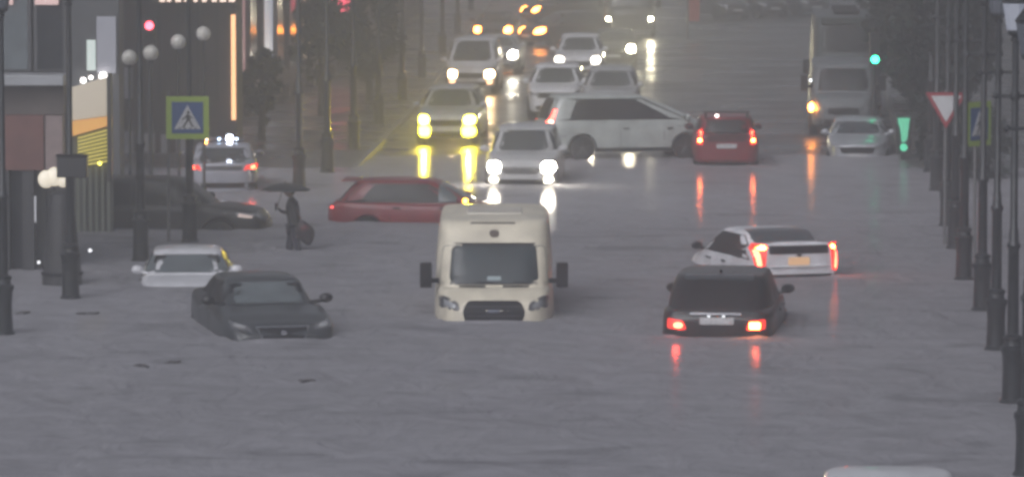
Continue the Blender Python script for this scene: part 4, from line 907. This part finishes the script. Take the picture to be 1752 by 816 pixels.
# local frame: faces -x (walking to the left of the picture), z up, feet at 0
V = [(0, 0, .93, .14, .15), (-.01, 0, 1.12, .13, .15), (-.03, 0, 1.32, .14, .17), (-.05, 0, 1.46, .075, .09), (-.065, 0, 1.53, .05, .05),
     (.0, .09, .88, .095, .1), (-.09, .10, .5, .065, .07), (-.02, .10, .1, .045, .045), (-.13, .10, .05, .04, .05),
     (.0, -.09, .88, .095, .1), (.05, -.10, .5, .065, .07), (.16, -.10, .12, .045, .045), (.06, -.10, .05, .04, .05),
     (-.04, .18, 1.42, .06, .06), (-.06, .25, 1.17, .048, .05), (-.25, .2, 1.22, .036, .04), (-.3, .17, 1.3, .028, .03),
     (-.04, -.18, 1.42, .06, .06), (.0, -.25, 1.15, .048, .05), (.05, -.25, .92, .036, .036), (.06, -.25, .85, .026, .03)]
E = [(0, 1), (1, 2), (2, 3), (3, 4), (0, 5), (5, 6), (6, 7), (7, 8), (0, 9), (9, 10), (10, 11), (11, 12), (3, 13), (13, 14), (14, 15), (15, 16), (3, 17), (17, 18), (18, 19), (19, 20)]
skin_obj('body', V, E, CLOTH, per)
TV = [(0, 0, .95, .15, .16), (.0, .09, .86, .105, .11), (-.09, .10, .5, .08, .085), (-.02, .10, .14, .06, .065), (.0, -.09, .86, .105, .11), (.05, -.10, .5, .08, .085), (.155, -.10, .16, .06, .065)]
skin_obj('trousers', TV, [(0, 1), (1, 2), (2, 3), (0, 4), (4, 5), (5, 6)], TROU, per)
hb = ball(bmesh.new(), (-.09, 0, 1.64), .095, 1.25, 20, 14)
for v in hb.verts:
    if v.co.x < -.14: v.co.x -= .012*max(0, 1 - abs(v.co.z - 1.62)/.05)*max(0, 1 - abs(v.co.y)/.03)*3
ball(hb, (-.19, 0, 1.625), .018, 1.5, 8, 6)
for sy in (1, -1): ball(hb, (-.085, sy*.093, 1.63), .022, 1.5, 8, 6)
head = obj('head', hb, SKIN, per)
hr = ball(bmesh.new(), (-.07, 0, 1.672), .106, 1.15, 20, 12)
bmesh.ops.delete(hr, geom=[v for v in hr.verts if v.co.x < -.135 and v.co.z < 1.70], context='VERTS')
obj('hair', hr, mat('dark hair', (.012, .01, .009), .6), head)
for sy in (1, -1): obj('eye', ball(bmesh.new(), (-.176, sy*.034, 1.655), .012, .7, 8, 6), BLK, head)
obj('mouth', B(-.185, -.172, -.022, .022, 1.572, 1.58), mat('lips', (.25, .09, .08), .5), head, bev=.003)
def hand(cx, cy, cz, up, grip):
    vv = [(cx, cy, cz, .02, .032), (cx - .02, cy, cz + up*.06, .016, .036)]; ee = [(0, 1)]
    for k in range(4):
        y = cy + (-.028 + .0187*k); ln_ = (.03, .034, .032, .026)[k]; b = len(vv)
        if grip: vv += [(cx - .045, y, cz + up*.07 + .0*k, .0095, .0095), (cx - .062, y, cz + up*.05, .009, .009), (cx - .05, y, cz + up*.03, .008, .008)]
        else: vv += [(cx - .022, y, cz + up*(.06 + ln_), .0095, .0095), (cx - .03, y, cz + up*(.07 + ln_*1.6), .009, .009), (cx - .045, y, cz + up*(.07 + ln_*2.1), .008, .008)]
        ee += [(1, b), (b, b+1), (b+1, b+2)]
    b = len(vv); vv += [(cx - .03, cy + .04, cz + up*.025, .012, .012), (cx - .055, cy + .038, cz + up*.045, .01, .01)]; ee += [(0, b), (b, b+1)]
    return skin_obj('hand', vv, ee, SKIN, per, sub=1)
hand(-.305, .165, 1.31, 1, True); hand(.06, -.25, .84, -1, False)
um = thing('umbrella', 'black open umbrella held low over the wading person', 'umbrella', (p.x - .345*math.cos(R(10)) - .165*math.sin(R(10)), p.y - .06, -.42), R(10))
def tilt(o): o.parent = um
ub = bmesh.new(); K = 16; rings = []
ZC = 1.68
for j in range(7):
    f = j/6; r_ = .54*f; ring = []
    for k in range(K):
        a = 2*math.pi*k/K; sc = 1 - (.06*f if k % 2 else 0)
        ring.append(ub.verts.new((.2 + r_*sc*math.cos(a), r_*sc*math.sin(a) - .05, ZC + .14*(1 - f**2) - (.0 if k % 2 else .012*f))))
    rings.append(ring)
for a, b in zip(rings[1:], rings[2:]):
    for k in range(K): ub.faces.new((a[k], a[(k+1) % K], b[(k+1) % K], b[k]))
ub.faces.new(rings[1])
for v in rings[0]: ub.verts.remove(v)
cn = obj('canopy', ub, mat('black umbrella cloth', (.02, .022, .022), .5), um)
cn.modifiers.new('thick', 'SOLIDIFY').thickness = .004
obj('shaft', T((0, 0, 1.24), (.2, -.05, ZC + .19), .008), TRIM, um); obj('handle', T((0, 0, 1.24), (-.01, 0, 1.4), .016), TRIM, um)
rbm = bmesh.new()
for k in range(8):
    a = 2*math.pi*k/8; tube(rbm, (.19, -.05, ZC + .02), (.2 + .3*math.cos(a), .3*math.sin(a) - .05, ZC + .1), .004, seg=5)
obj('ribs', rbm, STEEL, um)
bagt = thing('bag', 'dark bulging bag with reddish top hanging behind the wading person', 'bag', (p.x + .24, p.y - .2, -.42), R(10))
bg_ = ball(bmesh.new(), (0, 0, .80), .2, 1.2, 20, 14)
for v in bg_.verts: v.co.y *= .62; v.co.z -= .05*math.sin(v.co.x*14)
obj('bag_body', bg_, mat('dark bag cloth', (.03, .022, .028), .6, noise=.5, nscale=5), bagt)
obj('strap', T((-.05, .05, 1.0), (-.22, .2, 1.45), .014), mat('bag strap', (.1, .03, .03), .6), bagt); obj('pocket', ball(bmesh.new(), (-.02, -.06, .9), .1, .7), mat('dull red cloth', (.12, .03, .035), .7), bagt)

wake(per, .45, .22)
# ================================================================ FLOATING DEBRIS
DEB = mat('dark soaked debris', (.07, .065, .065), .6, noise=.4)
def debris(px, py, L_, lab, seed):
    rnd = random.Random(seed); b = bmesh.new()
    for k in range(5):
        x = rnd.uniform(-.5, .5)*L_; m4 = Matrix.Translation((x, rnd.uniform(-.15, .15), .005)) @ Matrix.Rotation(rnd.uniform(0, 3), 4, 'Z') @ Matrix.Diagonal((L_*rnd.uniform(.15, .35), rnd.uniform(.06, .16), rnd.uniform(.012, .035), 1))
        bmesh.ops.create_icosphere(b, subdivisions=2, radius=1, matrix=m4)
    o = obj('floating_debris', b, DEB); o.location = G(px, py); tag(o, lab, 'debris', 'scraps floating on the flood')
debris(243, 626, .2, 'dark scrap floating below the dark grey sedan, left of two', 1)
debris(297, 620, .16, 'dark scrap floating below the dark grey sedan, right of two', 2)
debris(525, 652, .09, 'tiny dark speck floating alone in the foreground water', 3)
debris(150, 536, .3, 'longer dark scrap floating by the box carrying lamp post', 4)
debris(40, 536, .18, 'dark scrap floating beside the leftmost lamp post', 5)

# ================================================================ HAZE
hb = B(-720, 720, -660, 715, -2.5, 14)
hz = obj('haze', hb, bpy.data.materials.new('rain haze'), sm=False); tag(hz, kind='stuff')
m = hz.data.materials[0]; m.use_nodes = True; n = m.node_tree; n.nodes.clear()
out = n.nodes.new('ShaderNodeOutputMaterial'); pv = n.nodes.new('ShaderNodeVolumePrincipled')
pv.inputs['Color'].default_value = (.87, .89, .93, 1); pv.inputs['Density'].default_value = HAZE; pv.inputs['Anisotropy'].default_value = .72
n.links.new(pv.outputs[0], out.inputs['Volume'])
print('objects', len(bpy.data.objects), 'tris', sum(len(o.data.polygons) for o in bpy.data.objects if o.type == 'MESH'))
